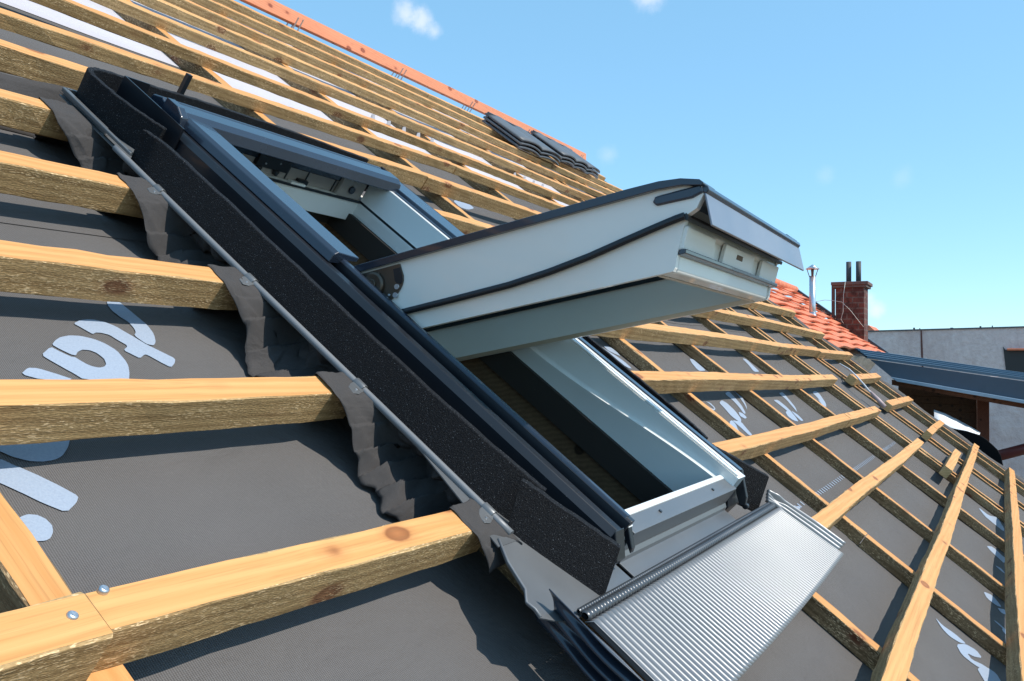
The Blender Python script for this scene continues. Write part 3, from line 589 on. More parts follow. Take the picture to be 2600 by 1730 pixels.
q = MB(); q.box((2.585,2.606,.038),(2.64,2.63,.056)); q.box((2.97,2.606,.016),(3.03,2.63,.034)); P('keeper_recess', K(q), M_gasket)
q = MB(); q.box((2.92,2.592,.008),(3.01,2.622,.022)); P('catch', K(q), M_white, bevel=.003)
q = MB(); q.box((3.22,2.60,.0),(3.395,2.63,.115)); P('corner_block', K(q), M_grp, bevel=.01)
q = MB(); q.tube([(3.30,2.602,.055),(3.30,2.590,.055)], .018, seg=20); P('screw', K(q), M_clad)
# sill: white edge, grey blue front and ledge
mb = MB(); mb.box((2.36,.452,-.088),(3.412,.515,.098)); mb.box((2.36,.493,.0985),(3.412,.515,.110)); P('sill', K(mb), [M_white2], bevel=.003)
mb = MB()
sp = [(.452,.106),(.492,.106),(.492,.099),(.445,.099),(.4415,.094),(.4415,.030),(.430,.020),(.425,.004),(.345,.004),(.345,.010),(.420,.010),(.424,.024),(.4365,.034),(.4365,.104)]
mb.prism(sp, lambda p, d: (d, p[0], p[1]), 2.345, 3.415); P('sill_flashing', K(mb), [M_grey], bevel=.0015)
for x in (2.62, 3.18): 
    q = MB(); q.tube([(x,.468,.105),(x,.468,.110)], .006, seg=10); P('screw', K(q), M_gasket)
# --- left side channel and rails below the pivot
lp_ = [(2.185,-.02),(2.195,-.02),(2.205,.105),(2.222,.125),(2.250,.126),(2.254,.100),(2.286,.098),(2.290,.137),(2.296,.143),(2.318,.143),(2.318,.100),(2.330,.100),(2.330,.0),(2.335,-.10),(2.20,-.10)]
mb = MB(); mb.prism(lp_, lambda p, d: (p[0], d, p[1]), .452, 2.64); P('left_side_cover', mb, [M_black], bevel=.0025)
q = MB(); q.prism([(2.290,.137),(2.296,.147),(2.314,.147),(2.318,.137)], lambda p, d: (p[0], d, p[1]), .47, 1.70); P('left_lower_rail', q, [M_clad], bevel=.0015)
q = MB(); q.prism([(2.240,.128),(2.247,.158),(2.262,.168),(2.372,.160),(2.372,.145),(2.318,.143),(2.3,.128)], lambda p, d: (p[0], d, p[1]), 1.70, 2.60); P('left_cover_rail', q, [M_clad], bevel=.002)
q = MB(); q.prism([(.452,.100),(.452,.132),(.40,.070),(.415,.02),(.452,-.03)], lambda p, d: (d, p[0], p[1]), 2.195, 2.255); q.prism([(.475,.145),(.475,.128),(.455,.10),(.405,.068),(.41,.085)], lambda p, d: (d, p[0], p[1]), 2.30, 2.325); P('end_cap', q, [M_black], bevel=.002)
# right side
q = MB(); q.prism([(3.50,-.10),(3.50,.118),(3.425,.118),(3.425,.146),(3.44,.150),(3.455,.142),(3.46,.134),(3.50,.134),(3.505,.147),(3.545,.147),(3.552,.135),(3.60,.130),(3.62,.11),(3.62,-.10)], lambda p, d: (p[0], d, p[1]), .48, 2.64); P('right_side_cover', K(q), [M_clad], bevel=.002)
q = MB(); q.prism([(3.405,.143),(3.405,.150),(3.422,.152),(3.428,.143)], lambda p, d: (p[0], d, p[1]), .46, 1.66); P('right_weather_lip', K(q), [M_white2], bevel=.001)
q = MB(); q.prism([(3.45,.140),(3.455,.162),(3.60,.160),(3.612,.140)], lambda p, d: (p[0], d, p[1]), 1.70, 2.62); P('right_cover_rail', K(q), [M_clad], bevel=.002)
q = MB(); q.prism([(.48,.148),(.48,.10),(.44,.06),(.40,.03),(.385,.045),(.40,.075)], lambda p, d: (d, p[0], p[1]), 3.52, 3.545); q.prism([(.49,.12),(.49,-.05),(.43,-.05),(.42,.02)], lambda p, d: (d, p[0], p[1]), 3.44, 3.60); q.tube([(3.53,.385,.04),(3.555,.385,.04)], .012); P('end_cap', K(q), [M_black], bevel=.002)
# --- hood over the head
q = MB(); hp = [(2.545,.118),(2.560,.160),(2.585,.176),(2.660,.176),(2.668,.160),(2.700,.158),(2.715,.165),(2.765,.150),(2.775,.120),(2.78,.05),(2.68,.05),(2.68,.120),(2.60,.120)]
q.prism(hp, lambda p, d: (d, p[0], p[1]), 2.250, 3.560); hood = P('head_cover', q, [M_clad], bevel=.003)
q = MB(); q.prism([(2.535,.112),(2.550,.166),(2.59,.186),(2.66,.186),(2.67,.08),(2.60,.08)], lambda p, d: (d, p[0], p[1]), 2.222, 2.256); P('head_cover_end', q, [M_clad], hood, bevel=.003)
q = MB(); q.box((2.190,2.48,.0),(2.196,2.86,.150)); q.box((2.190,2.86,.0),(2.30,2.866,.150)); P('corner_upstand', q, [M_black])
q = MB(); q.prism([(2.78,.0),(2.78,.08),(2.92,.04),(3.0,-.02)], lambda p, d: (d, p[0], p[1]), 2.12, 3.75); P('head_gutter', q, [M_black], bevel=.002)

# --- the sash, swung out about its middle: (u, a, b) a = away from the pivot, b = through its thickness
PV, PN = 1.64, .13; DV, DN = -.683, .73
def Q(u, a, b): return (u, PV+DV*a-DN*b, PN+DN*a+DV*b)
UL, UR = 2.335, 3.475
seam = [(.132,.152),(.349,.150),(.537,.147),(.672,.137),(.802,.121),(.90,.104),(.99,.089),(1.06,.078),(1.091,.075)]
def sm(a):
    for (a0,b0),(a1,b1) in zip(seam[:-1], seam[1:]):
        if a <= a1: return b0+(b1-b0)*(a-a0)/(a1-a0)
    return seam[-1][1]
A_ = [.132+i*(1.091-.132)/40 for i in range(41)]
sash = MB()
def stile(mb, u0, u1, inner):
    if inner > 0: u1 -= .014
    else: u0 += .014
    # outer (upper) part
    up_poly = [(-1.10,-.004),(.95,-.012),(1.04,-.014),(1.10,-.008),(1.148,.004),(1.150,.030),(1.125,.062),(1.10,.072)] + [(a, sm(a)) for a in reversed(A_)] + [(.10,.152),(-1.10,.152)]
    mb.prism(up_poly, lambda p, d: Q(d, *p), u0, u1)
    lo_poly = [(-1.10,.153)] + [(a, sm(a)+.008) for a in A_] + [(1.078,.105),(1.052,.164),(1.037,.205),(1.030,.213),(-1.10,.213)]
    mb.prism(lo_poly, lambda p, d: Q(d, *p), u0+(.010 if inner > 0 else 0), u1-(.010 if inner < 0 else 0))
    # inner lining of the stile, a little shallower
    mb.prism([(-1.08,.004),(1.06,.004),(1.03,.198),(-1.08,.198)], lambda p, d: Q(d, *p), *((u1-.002, u1+.014) if inner > 0 else (u0-.014, u0+.002)))
stile(sash, UL, UL+.046, 1); stile(sash, UR-.046, UR, -1)
sash_o = P('sash', sash, [M_white], bevel=.0025)
SO = sash_o
def SP(name, mb, mats, **k): return mb.build(name, mats, SO, org=wo_, **k)
q = MB(); q.prism([(1.085,.03),(1.085,.095),(1.072,.105),(1.048,.164),(1.034,.205),(1.028,.213),(.990,.213),(.955,.165),(.945,.09),(.95,.03)], lambda p, d: Q(d, *p), UL+.046, UR-.046); br_ = SP('bottom_rail', q, [M_white], bevel=.0025)
# relief on the outside of the bottom rail
for (x0, x1) in ((2.352, 2.62), (2.735, 3.09), (3.21, UR-.012)):
    q = MB(); q.prism([(1.080,.098),(1.092,.100),(1.066,.158),(1.052,.158)], lambda p, d: Q(d, *p), x0, x1); SP('rail_pad', q, [M_white], bevel=.002)
q = MB(); q.prism([(1.0775,.118),(1.085,.118),(1.0795,.132),(1.071,.132)], lambda p, d: Q(d, *p), 2.875, 2.945); SP('vent_slot', q, [M_dwood])
q = MB(); q.prism([(-1.10,.03),(-1.10,.213),(-1.02,.213),(-1.0,.15),(-1.0,.03)], lambda p, d: Q(d, *p), UL+.046, UR-.046); SP('top_rail', q, [M_white], bevel=.0025)
# inner bevels: chamfer along the underside edges, warm bounce light painted in as cream
q = MB(); q.prism([(UL+.032,.2128),(UL+.032,.1985),(UL+.0465,.1985)], lambda p, d: Q(p[0], d, p[1]), -1.02, .985); q.prism([(UR-.032,.2128),(UR-.032,.1985),(UR-.0465,.1985)], lambda p, d: Q(p[0], d, p[1]), -1.02, .985)
q.prism([(.988,.2125),(.950,.165),(.940,.172),(.975,.2125)], lambda p, d: Q(d, *p), UL+.05, UR-.05); SP('inner_chamfer', q, [M_cream])
# glass with black spacers
q = MB(); q.box((UL+.03,-1.06,.026),(UR-.03,.965,.034)); q.v = [Q(*p) for p in q.v]; SP('glass', q, [M_glass])
q = MB()
for (x0, x1) in ((UL+.046, UL+.054), (UR-.054, UR-.0455)): q.box((x0,-1.04,.034),(x1,.950,.056))
q.box((UL+.054,.932,.034),(UR-.054,.948,.054)); q.v = [Q(*p) for p in q.v]; SP('glazing_spacer', q, [M_gasket])
# gasket following the seam, on both faces and round the bottom rail
gp = [(-.010,0),(.012,-.002),(.020,.010),(.010,.018),(-.002,.015),(-.010,.008)]
q = MB()
for (us, sg) in ((UL, -1), (UR, 1)):
    path = [(lambda p, a=a: Q(us+sg*(.001+max(0, p[0])*.55), a, sm(a)-.007+p[1])) for a in [-1.0]+A_]
    path[0] = (lambda p: Q(us+sg*(.001+max(0, p[0])*.55), .0, .146+p[1]))
    q.sweep(gp, path)
    q.sweep([(0,.0),(.006,.0),(.006,.004),(0,.004)], [(lambda p, a=a: Q(us+sg*(.010+p[0]), a, sm(a)+.001+p[1])) for a in A_])
q.sweep(gp, [(lambda p, x=x: Q(x, 1.091+max(0, p[0])*.55, .071+p[1])) for x in (UL-.004, UR+.02)])
SP('weather_gasket', q, [M_gasket])
q = MB(); q.prism([(1.058,.158),(1.076,.160),(1.072,.172),(1.050,.172)], lambda p, d: Q(d, *p), UL+.012, UR-.008); SP('drip_gasket', q, [M_clad], bevel=.0015)
# cladding
def cl(t):  # rounded top rail
    return 0
for (x0, x1) in ((UL-.018, UL+.095), (UR-.060, UR+.075)):
    q = MB(); q.prism([(-1.14,-.030),(-.02,-.030),(.95,-.034),(1.04,-.032),(1.10,-.024),(1.150,-.008),(1.160,.004),(1.154,.010),(1.10,-.004),(1.03,-.010),(-.01,-.006),(-1.14,-.006)], lambda p, d: Q(d, *p), x0, x1); SP('cladding_rail', q, [M_clad], bevel=.0025)
q = MB(); q.prism([(-1.02,-.006),(1.14,-.004),(1.14,.002),(-1.02,.0)], lambda p, d: Q(d, *p), UL+.07, UL+.11)
q.prism([(1.03,.0),(1.145,.0),(1.165,.010),(1.167,.022),(1.158,.030),(1.145,.024),(1.03,.02)], lambda p, d: Q(d, *p), UL, UR+.085); SP('bottom_cladding', q, [M_clad], bevel=.0025)
q = MB(); q.prism([(1.151,.026),(1.157,.026),(1.160,.116),(1.154,.118)], lambda p, d: Q(d, *p), UL+.002, UR+.105); SP('drip_flap', q, [M_cladl], bevel=.001)
q = MB(); q.prism([(1.02,.004),(1.15,.004),(1.152,.026),(1.12,.034),(1.02,.030),(1.01,.018)], lambda p, d: Q(d, *p), UL-.008, UL+.02); SP('corner_clip', q, [M_clad], bevel=.003)
# hinge at the pivot
q = MB()
arc = [(.165,.0),(.172,.040)] + [(.172*math.cos(t)+.0, .040+.088*math.sin(t)) for t in [i*math.pi/2/10 for i in range(1, 11)]]
q.prism([(-.03,.0)]+arc+[(-.03,.128)], lambda p, d: Q(d, *p), UL-.007, UL-.001); hg = SP('hinge_plate', q, [M_brass])
q = MB()
for (a, b, r) in ((.145,.070,.0085),(.135,.095,.0085),(.108,.112,.0085),(.09,.085,.004),(.112,.090,.004)): q.tube([Q(UL-.006,a,b), Q(UL-.0115,a,b)], r, seg=14)
SP('screw', q, [M_steel])
q = MB(); q.tube([Q(UL-.005,.06,.045), Q(UL-.018,.06,.045), Q(UL-.021,.06,.045)], [.042,.040,.032], seg=28); q.tube([Q(UL-.02,.06,.045), Q(UL-.028,.06,.045)], .016, seg=16); q.box((UL-.017,.0,.012),(UL-.008,.09,.024)); q.v[-8:] = [Q(*p) for p in q.v[-8:]]; SP('pivot_disc', q, [M_brass], bevel=.001)
q = MB(); q.prism([(.14,.012),(.168,.012),(.168,.058),(.160,.064),(.148,.060),(.14,.05)], lambda p, d: Q(d, *p), UL-.009, UL-.0065); SP('hinge_slot', q, [M_gasket])

# ================================================================ flashing kit
fo = (2.0,.02,0.)
fl_ = roof_thing('window_flashing', fo, 'grey flashing kit round the roof window with finely pleated silver apron', 'flashing')
def FP(name, mb, mats, **k): return mb.build(name, mats, fl_, org=fo, **k)
# left side plate with its rolled edge
q = MB(); q.grid(lambda s, t: ((1.925 if t < .0 else (1.93+.085*min(1, t*6)))*(1-s)+2.20*s, .60+2.30*t, -.004), 2, 40, smooth=False); FP('side_plate', q, [M_grey], solid=.002)
q = MB(); q.add([(1.955,.62,-.002),(1.905,.55,-.003),(1.872,.47,-.004),(1.838,.440,-.004),(1.842,.418,-.004),(1.838,.396,-.006),(1.875,.372,-.004),(1.92,.352,.0),(2.02,.345,.002),(2.20,.345,.002),(2.34,.345,.002),(2.34,.60,-.003),(2.03,.66,-.003)], [tuple(range(13))]); FP('corner_plate', q, [M_grey], solid=.0022)
q = MB(); q.tube([(1.957,.62,.001),(1.907,.55,.0),(1.874,.47,-.001),(1.837,.441,-.002),(1.844,.418,-.002),(1.840,.396,-.004)], .0035, seg=8); FP('folded_edge', q, [M_pipe])
def wav(v): return 2.014+.004*math.sin(v*2.2)-.018*max(0, (1.0-v))**1.3*0
q = MB(); q.tube([(wav(.62+i*.05), .62+i*.05, .004) for i in range(39)], .0108, seg=14); FP('rolled_edge', q, [M_pipe])
q = MB(); q.prism([(2.448,.018),(2.45,.030),(2.90,.030),(2.90,.014)], lambda p, d: (d, p[0], p[1]), 2.014, 2.028); q.v = [(x-.0+(.035*(2.94-y)*0), y, z) for x, y, z in q.v]; FP('upper_rolled_edge', q, [M_grey], bevel=.002)
q = MB(); q.add([(2.03,2.90,.0),(2.03,2.62,-.01),(2.20,2.62,-.01),(2.20,2.90,.0)], [(0,1,2,3)]); q.box((2.03,2.892,-.01),(2.25,2.90,.030)); q.box((2.028,2.62,-.008),(2.034,2.90,.028)); FP('corner_pan', q, [M_grey])
for v in (2.245, 1.738, 1.222, .702):
    q = MB(); c_ = v
    q.tube([(wav(v), v-.016, .004), (wav(v), v+.022, .004)], .0155, seg=14)
    q.prism([(2.014,c_-.016),(2.010,c_+.020),(1.985,c_+.014),(1.958,c_-.004),(1.952,c_-.03),(1.972,c_-.036),(2.0,c_-.026)], lambda p, d: (p[0], p[1], d), .006, .0085)
    cp = FP('nailing_clip', q, [M_grey], bevel=.001)
    q = MB(); q.tube([(1.978, c_-.018, .008), (1.978, c_-.018, .0105)], .0038, seg=10); q.build('nail', M_steel, cp, org=fo)
# apron: pleated sheet in front
NP = 76
def apr(s, t):
    # s across, t down the slope
    v = .330-.322*t - .012*math.sin(s*math.pi)*t
    u = 1.955 + (3.935-1.955)*s + (s*.09)*t**1.2
    fade = min(1, .15+t/.035)
    rib = .0200*(.5+.5*math.cos(s*NP*2*math.pi))*fade
    n = .002 + rib
    return (u, v, n)
q = MB(); q.grid(apr, NP*10, 22); FP('apron', q, [M_alu], recalc=False, solid=.0015)
# gathered roll above the apron
q = MB(); NR = 100
def roll(s, t):
    u = 1.965+1.965*s; a = t*2*math.pi; r = .0085+.0050*abs(math.sin(s*NR*math.pi))**.5
    return (u, .341+r*math.cos(a)*1.1, .013+r*math.sin(a)*.8)
q.grid(roll, NR*6, 12); 
def roll2(s, t):
    u = 1.965+1.965*s; a = t*2*math.pi; r = .0045+.0028*abs(math.sin(s*140*math.pi))
    return (u, .360+r*math.cos(a), .009+r*math.sin(a))
q.grid(roll2, 140*5, 8); FP('gathered_roll', q, [M_roll], recalc=False)
# folded wings at both ends of the apron
def wing(u0, v0, v1, sgn, lean, h, top_notch):
    q = MB()
    def f(s, t):
        v = v0+(v1-v0)*t; z = s*h
        crump = .012*math.sin(s*19+1.0)*math.exp(-((t-.13)/.06)**2)
        off = .014*math.sin(s*3*2*math.pi)*min(1, .2+t*5)
        return (u0+sgn*(lean*z+off+crump) + (.10*t if sgn > 0 else 0), v + .02*math.sin(s*7)*(t < .02), .012 - h*.75 + z)
    q.grid(f, 42, 60); return q
q = wing(1.945, .415, -.9, -1, .55, .115, 0); FP('left_wing', q, [M_clad], recalc=False, solid=.0018)
q = MB()
def rw_(s, t):
    v = .372-.340*t; off = .010*math.sin(s*3.5*2*math.pi+.5)
    cr = .012*math.sin(s*17)*math.exp(-((t-.12)/.07)**2)
    return (3.925+.085*t+s*.085*(.35+.65*min(1, t*1.6)), v+.03*s*(1-t), .008+off+cr+.035*s)
q.grid(rw_, 48, 40); FP('right_wing', q, [M_alu], recalc=False, solid=.0018)

# ---------------------------------------------------------------- foam strips
def strip(name, pts, thick, label, vlean=0):
    """pts: (u, v, n_bottom, n_top, lean) along the strip"""
    # resample
    P_ = []
    for (a, b) in zip(pts[:-1], pts[1:]):
        for i in range(10): t = i/10; P_.append([a[j]*(1-t)+b[j]*t for j in range(5)])
    P_.append(list(pts[-1]))
    for _ in range(5):
        P_ = [P_[0]]+[[(P_[i-1][j]+2*P_[i][j]+P_[i+1][j])/4 for j in range(5)] for i in range(1, len(P_)-1)]+[P_[-1]]
    q = MB(); prof = [(0,0),(0,1),(1,1),(1,0)]
    frs = []
    for i, p in enumerate(P_):
        a = P_[max(0, i-1)]; b = P_[min(len(P_)-1, i+1)]; d = Vector((b[0]-a[0], b[1]-a[1])).normalized(); nrm = Vector((-d.y, d.x))
        H = 6; ring = []
        j = random.uniform(-.0015,.0015)
        for s_ in (0, 1):
            for h in range(H+1):
                hh = h/H if s_ == 0 else 1-h/H
                base = Vector((p[0]+p[4]*hh, p[1]+vlean*hh)); base += nrm*(thick*s_)
                ring.append((base.x, base.y, p[2]+(p[3]-p[2])*hh+j*hh))
        frs.append(ring)
    n = len(frs[0]); v = [x for r in frs for x in r]; f = []
    for j in range(len(frs)-1):
        for i in range(n): a = j*n+i; b = j*n+(i+1) % n; f.append((a, b, b+n, a+n))
    f += [tuple(range(n)), tuple(range((len(frs)-1)*n, len(frs)*n))]
    q.add(v, f)
    o3 = (pts[0][0], pts[0][1], 0)
    o = q.build(name, M_foam, mat=frame(*o3), org=o3, bevel=.002)
    return tag(o, label, 'foam strip', 'black foam strips round the roof window')
strip('foam_strip', [(3.80,2.99,-.06,.10,0),(3.2,2.985,-.04,.115,0),(2.6,2.962,-.02,.12,0),(2.30,2.93,-.01,.122,0),(2.14,2.915,-.005,.126,0),(2.085,2.885,-.005,.126,-.004),(2.072,2.83,-.005,.124,-.004),(2.09,2.72,-.004,.12,0),(2.125,2.60,-.004,.12,0),(2.165,2.52,-.004,.12,0)], -.022, 'black foam strip bent in a loop round the upper left window corner')
strip('foam_strip', [(2.055,2.46,-.004,.118,-.01),(2.060,2.38,-.004,.12,.015),(2.058,2.1,-.004,.12,.02),(2.056,1.6,-.004,.12,.02),(2.056,1.1,-.004,.12,.022),(2.07,.75,-.004,.12,.03),(2.10,.645,-.004,.118,.026)], -.022, 'long glittering black foam strip standing along the left side of the roof window')
strip('foam_strip', [(2.050,.640,-.020,.120,.012),(2.085,.53,-.020,.122,.016),(2.140,.375,-.022,.122,.024),(2.146,.358,-.022,.122,.024)], -.022, 'short dark foam piece overlapping the lower end of the left foam strip', .055)
strip('foam_strip', [(3.86,2.95,-.06,.098,0),(3.84,2.4,-.05,.10,0),(3.83,1.6,-.05,.10,0),(3.82,1.1,-.05,.10,0),(3.80,.80,-.05,.10,0),(3.765,.71,-.05,.10,0)], .022, 'black foam strip along the right side of the roof window')
strip('foam_strip', [(3.69,.60,-.06,.108,0),(3.78,.50,-.06,.108,0),(3.91,.368,-.055,.104,0)], .022, 'short black foam piece standing at the lower right corner of the roof window', .055)
# black spike behind the foam loop
q = MB(); q.box((2.545,2.99,-.02),(2.565,3.01,.20)); tag(q.build('rod', M_gasket, mat=frame(2.555,3.0,0), org=(2.555,3.0,0)), 'small black rod sticking up behind the foam loop', 'rod')

# ---------------------------------------------------------------- pleated collar of membrane left of the window
rows_ = [(.664,.744),(1.203,1.283),(1.719,1.799),(2.228,2.308),(2.722,2.80)]
def wrow(v):
    w_ = 0
    for a, b in rows_:
        d = 0 if a <= v <= b else (v-b)/.05 if v > b else (a-v)/.17; w_ = max(w_, 1-min(1, d))
    return w_*w_*(3-2*w_)
prof_h = [(2.026,.001),(2.085,-.03),(2.130,-.075),(2.135,-.110),(2.095,-.128),(2.020,-.140),(1.955,-.160)]
prof_b = [(2.026,.002),(1.990,.004),(1.960,.0045),(1.932,.0045),(1.910,.0045),(1.893,.0045),(1.885,.002)]
def lerp(P_, t):
    x = t*(len(P_)-1); i = min(int(x), len(P_)-2); f = x-i; return (P_[i][0]*(1-f)+P_[i+1][0]*f, P_[i][1]*(1-f)+P_[i+1][1]*f)
rr = random.Random(4); phs = [rr.uniform(0, 6.28) for _ in range(8)]
from mathutils import noise as mnoise
def crm(a, b_, c_):
    return 1-2*abs(mnoise.noise(Vector((a, b_, c_))))
def skirt(s, t):
    x, y, z = skirt0(s, t); v = .585+2.335*s; w_ = wrow(v)
    am = (1-w_)*min(1, t*5)
    c1 = crm(v*7, t*2.2, 1.3); c2 = crm(v*15+3, t*4, 7.7); c3 = mnoise.noise(Vector((v*34, t*8, 2.2)))
    return (x+am*(-.042*c1+.020*c2+.006*c3)+w_*.004*c3*t, y+am*.018*mnoise.noise(Vector((v*9, t*3, 5))), z+am*(.016*c2+.010*mnoise.noise(Vector((v*11, t*3, 9)))+.004*c3)*(1-.35*t)+w_*.003*c2*(t > .15)+.002)
def skirt0(s, t):
    v = .585+2.335*s; w_ = wrow(v); a = lerp(prof_h, t); b = lerp(prof_b, t)
    sl = v-.10*t if w_ < .01 else v-.10*t*(1-w_)
    pl = (abs(((sl*7.7) % 1)-.5)*2)**.35; saw = (sl*12.3+.5*math.sin(sl*7)) % 1
    fold = (.015*pl + .010*math.sin(sl*23+phs[0]) + .012*math.sin(sl*9+phs[1]))*math.sin(t*math.pi)**.6*(1-w_)
    edge = (.018*math.sin(sl*13+phs[2])+.012*math.sin(sl*31+phs[3]))*t*(1-w_)
    return (a[0]*(1-w_)+b[0]*w_-fold-edge, v-.03*t*(1-w_), a[1]*(1-w_)+b[1]*w_+.006*math.sin(sl*17+phs[4])*math.sin(t*math.pi)*(1-w_)+.0015*math.sin(sl*60+t*9)*w_*(t > .2) + (.030*saw+.010*math.sin(sl*19+phs[5]))*(1-w_)*min(1, max(0, t-.25)*4)*min(1, (1-t)*6+.25))
q = MB(); q.grid(skirt, 620, 34)
tag(q.build('membrane_collar', M_skirt, mat=frame(2.02,.5,0), org=(2.02,.5,0), recalc=False, solid=.0009), 'crumpled pleated grey fabric collar between the batten ends and the roof window', 'membrane collar')
# loose flap of membrane at the upper left corner
q = MB(); q.grid(lambda s, t: (1.78+.46*s, 2.84+.17*t-.02*s*t, -.160+(.140+.02*s)*t**1.2+.006*math.sin(s*7+t*3)), 24, 10)
tag(q.build('membrane_flap', M_skirt, mat=frame(1.35,2.85,-.12), org=(1.35,2.85,-.12), recalc=False, solid=.0009), 'loose dark membrane flap lifted behind the upper left corner of the window', 'membrane')

# ---------------------------------------------------------------- cable and tool over the far counter battens
q = MB(); q.tube([(11.75,1.46,-.02),(11.45,1.30,.02),(11.15,1.15,.03),(11.05,1.02,.012),(10.98,.91,-.01)], .010, seg=8)
tag(q.build('cable', paint('pale_cable', (.55,.56,.60), .5), mat=frame(11.4,1.2,0), org=(11.4,1.2,0)), 'pale thin cable hanging over the short battens near the roof edge', 'cable')
q = MB(); q.tube([(11.06,.93,-.01),(11.02,.80,-.03),(11.0,.69,-.05)], [.014,.024,.026], seg=10)
tag(q.build('hose', paint('pinkish_hose', (.40,.30,.30), .5), mat=frame(11.0,.8,-.03), org=(11.0,.8,-.03)), 'short pinkish hose end leaning on the second short batten piece', 'hose')
# splinters of torn membrane between upper rows
ordn = ['leftmost','second from the left','third from the left','fourth from the left','fifth from the left','sixth from the left','seventh from the left','eighth from the left','rightmost']
for i, (u, v) in enumerate([(5.4,4.43),(5.6,4.43),(5.8,4.43),(6.0,4.43),(6.2,4.43),(7.6,4.40),(7.8,4.40),(8.0,4.40),(8.2,4.40)]):
    q = MB(); q.add([(u,v,-.03),(u+.06,v,-.03),(u+.045,v+.02,.012),(u+.01,v+.015,.006)], [(0,1,2,3)])
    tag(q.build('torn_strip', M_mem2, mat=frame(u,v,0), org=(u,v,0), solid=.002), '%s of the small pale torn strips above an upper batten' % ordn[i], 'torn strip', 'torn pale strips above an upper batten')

# black curled sheet at the roof edge, white underside
q = MB()
q.prism([(.36,.06),(.30,.075),(.188,.030),(.032,-.029),(-.08,-.048),(-.182,-.080),(-.235,-.115),(-.285,-.163),(-.325,-.205),(-.352,-.26),(-.374,-.369),(-.38,-.75),(.36,-.75)], lambda p, d: (d+.10*abs(p[0]), p[0], p[1]), 9.16, 9.20)
tag(q.build('black_sheet', M_matt, mat=Matrix.Translation((9.18,0,0)), org=(9.18,0,0), scale=1, bevel=.004), 'black sheet curling up along the far roof edge below the metal lean to', 'sheet')
q = MB()
lo_ = [(.188,.028),(.12,-.004),(.032,-.032),(-.08,-.052),(-.182,-.080)]; hi_ = [(.212,.122),(.115,.088),(.02,.040),(-.09,-.022),(-.182,-.078)]
q.grid(lambda s, t: (lambda a, c: (9.24+.34*t, a[0]+(c[0]-a[0])*t, a[1]+(c[1]-a[1])*t))(lo_[round(s*4)], hi_[round(s*4)]), 4, 1)
tag(q.build('white_sheet', paint('white_sheet', (.80,.80,.82), .6), mat=Matrix.Translation((9.25,0,0)), org=(9.25,0,0), scale=1, recalc=False, solid=.004), 'bright white sheet edge folded over behind the black sheet', 'sheet')
q = MB(); q.grid(lambda s, t: (14.27+.06*t, 6.9-9.2*s, -.165+.10*t+.012*math.sin(s*60)), 80, 3)
tag(q.build('edge_flashing', M_mem, mat=frame(14.3,3,0), org=(14.3,3,0), recalc=False, solid=.003), 'dark strip of underlay turned up along the far edge of the roof', 'edge strip')
# ================================================================ beyond the roof edge
lean = empty('lean_to', Matrix.Translation((9.6,.2,.3)), 'slate blue metal lean to roof with dark board wall beyond the roof edge', 'lean to')
lo3 = (9.6,.2,.3)
def LP(name, mb, mats, **k): return mb.build(name, mats, lean, org=lo3, scale=1, **k)
def yz(poly, x0, x1, mb=None):
    mb = mb or MB(); mb.prism(poly, lambda p, d: (d, p[0], p[1]), x0, x1); return mb
LP('fascia', yz([(.79,.600),(-1.6,.250),(-1.6,.040),(.587,.424)], 9.60, 9.64), [M_cladl and paint('blue_grey_fascia', (.075,.10,.135), .5, .3)])
LP('eaves_rim', yz([(.60,.430),(-1.6,.052),(-1.6,.020),(.535,.385)], 9.54, 9.62), [paint('rim_sheen_blue', (.30,.40,.50), .4, .4)], bevel=.004)  # light reflected by the rim is put into its paler blue
q = MB()
for i in range(4):
    o_ = i*.16
    q.add([(9.60+o_,.82+.05*i,.612+i*.026),(9.60+o_,-1.6,.262+i*.012),(9.60+o_,-1.6,.275+i*.012+.012),(9.60+o_,.82+.05*i,.625+i*.026+.012),
           (9.76+o_,.87+.05*i,.638+i*.026),(9.76+o_,-1.6,.274+i*.012),(9.76+o_,-1.6,.287+i*.012),(9.76+o_,.87+.05*i,.648+i*.026)], [(0,1,2,3),(3,2,6,7),(0,4,5,1),(4,7,6,5)])
LP('metal_roof', q, [paint('blue_metal_roof', (.10,.16,.22), .4, .4)])
LP('board_wall', yz([(.62,.40),(-.13,.26),(-.13,-1.6),(.62,-1.6)], 10.55, 10.62), [M_board])
q = MB()
for i in range(12):
    z = .30-i*.075
    q.add([(10.545,.62,z),(10.545,-.13,z-.015),(10.545,-.13,z-.085),(10.545,.62,z-.070)], [(0,1,2,3)])
    q.add([(10.545,.62,z-.07),(10.545,-.13,z-.085),(10.555,-.13,z-.09),(10.555,.62,z-.075)], [(0,1,2,3)])
LP('boards', q, [M_board])
LP('post', yz([(-.135,.30),(-.245,.28),(-.245,-1.6),(-.135,-1.6)], 10.40, 10.52), [wood('red_brown_post', (.10,.035,.022), (.24,.085,.05), (.05,.02,.01), False)], bevel=.004)
LP('soffit', yz([(.60,.400),(-1.6,.020),(-1.6,-.03),(.60,.350)], 9.70, 10.5), [wood('brown_soffit', (.09,.035,.02), (.20,.08,.04), (.05,.02,.01), False)])
q = MB(); q.tube([(10.0,-.30,-.335),(10.05,-.62,-.225),(10.1,-1.2,-.03)], .052, seg=16); tag(q.build('pipe', paint('dark_red_pipe', (.16,.035,.03), .5), mat=Matrix.Translation((10,-.3,-.33)), org=(10,-.3,-.33), scale=1), 'thick dark red pipe at the right edge in front of the whitewashed bricks', 'pipe')
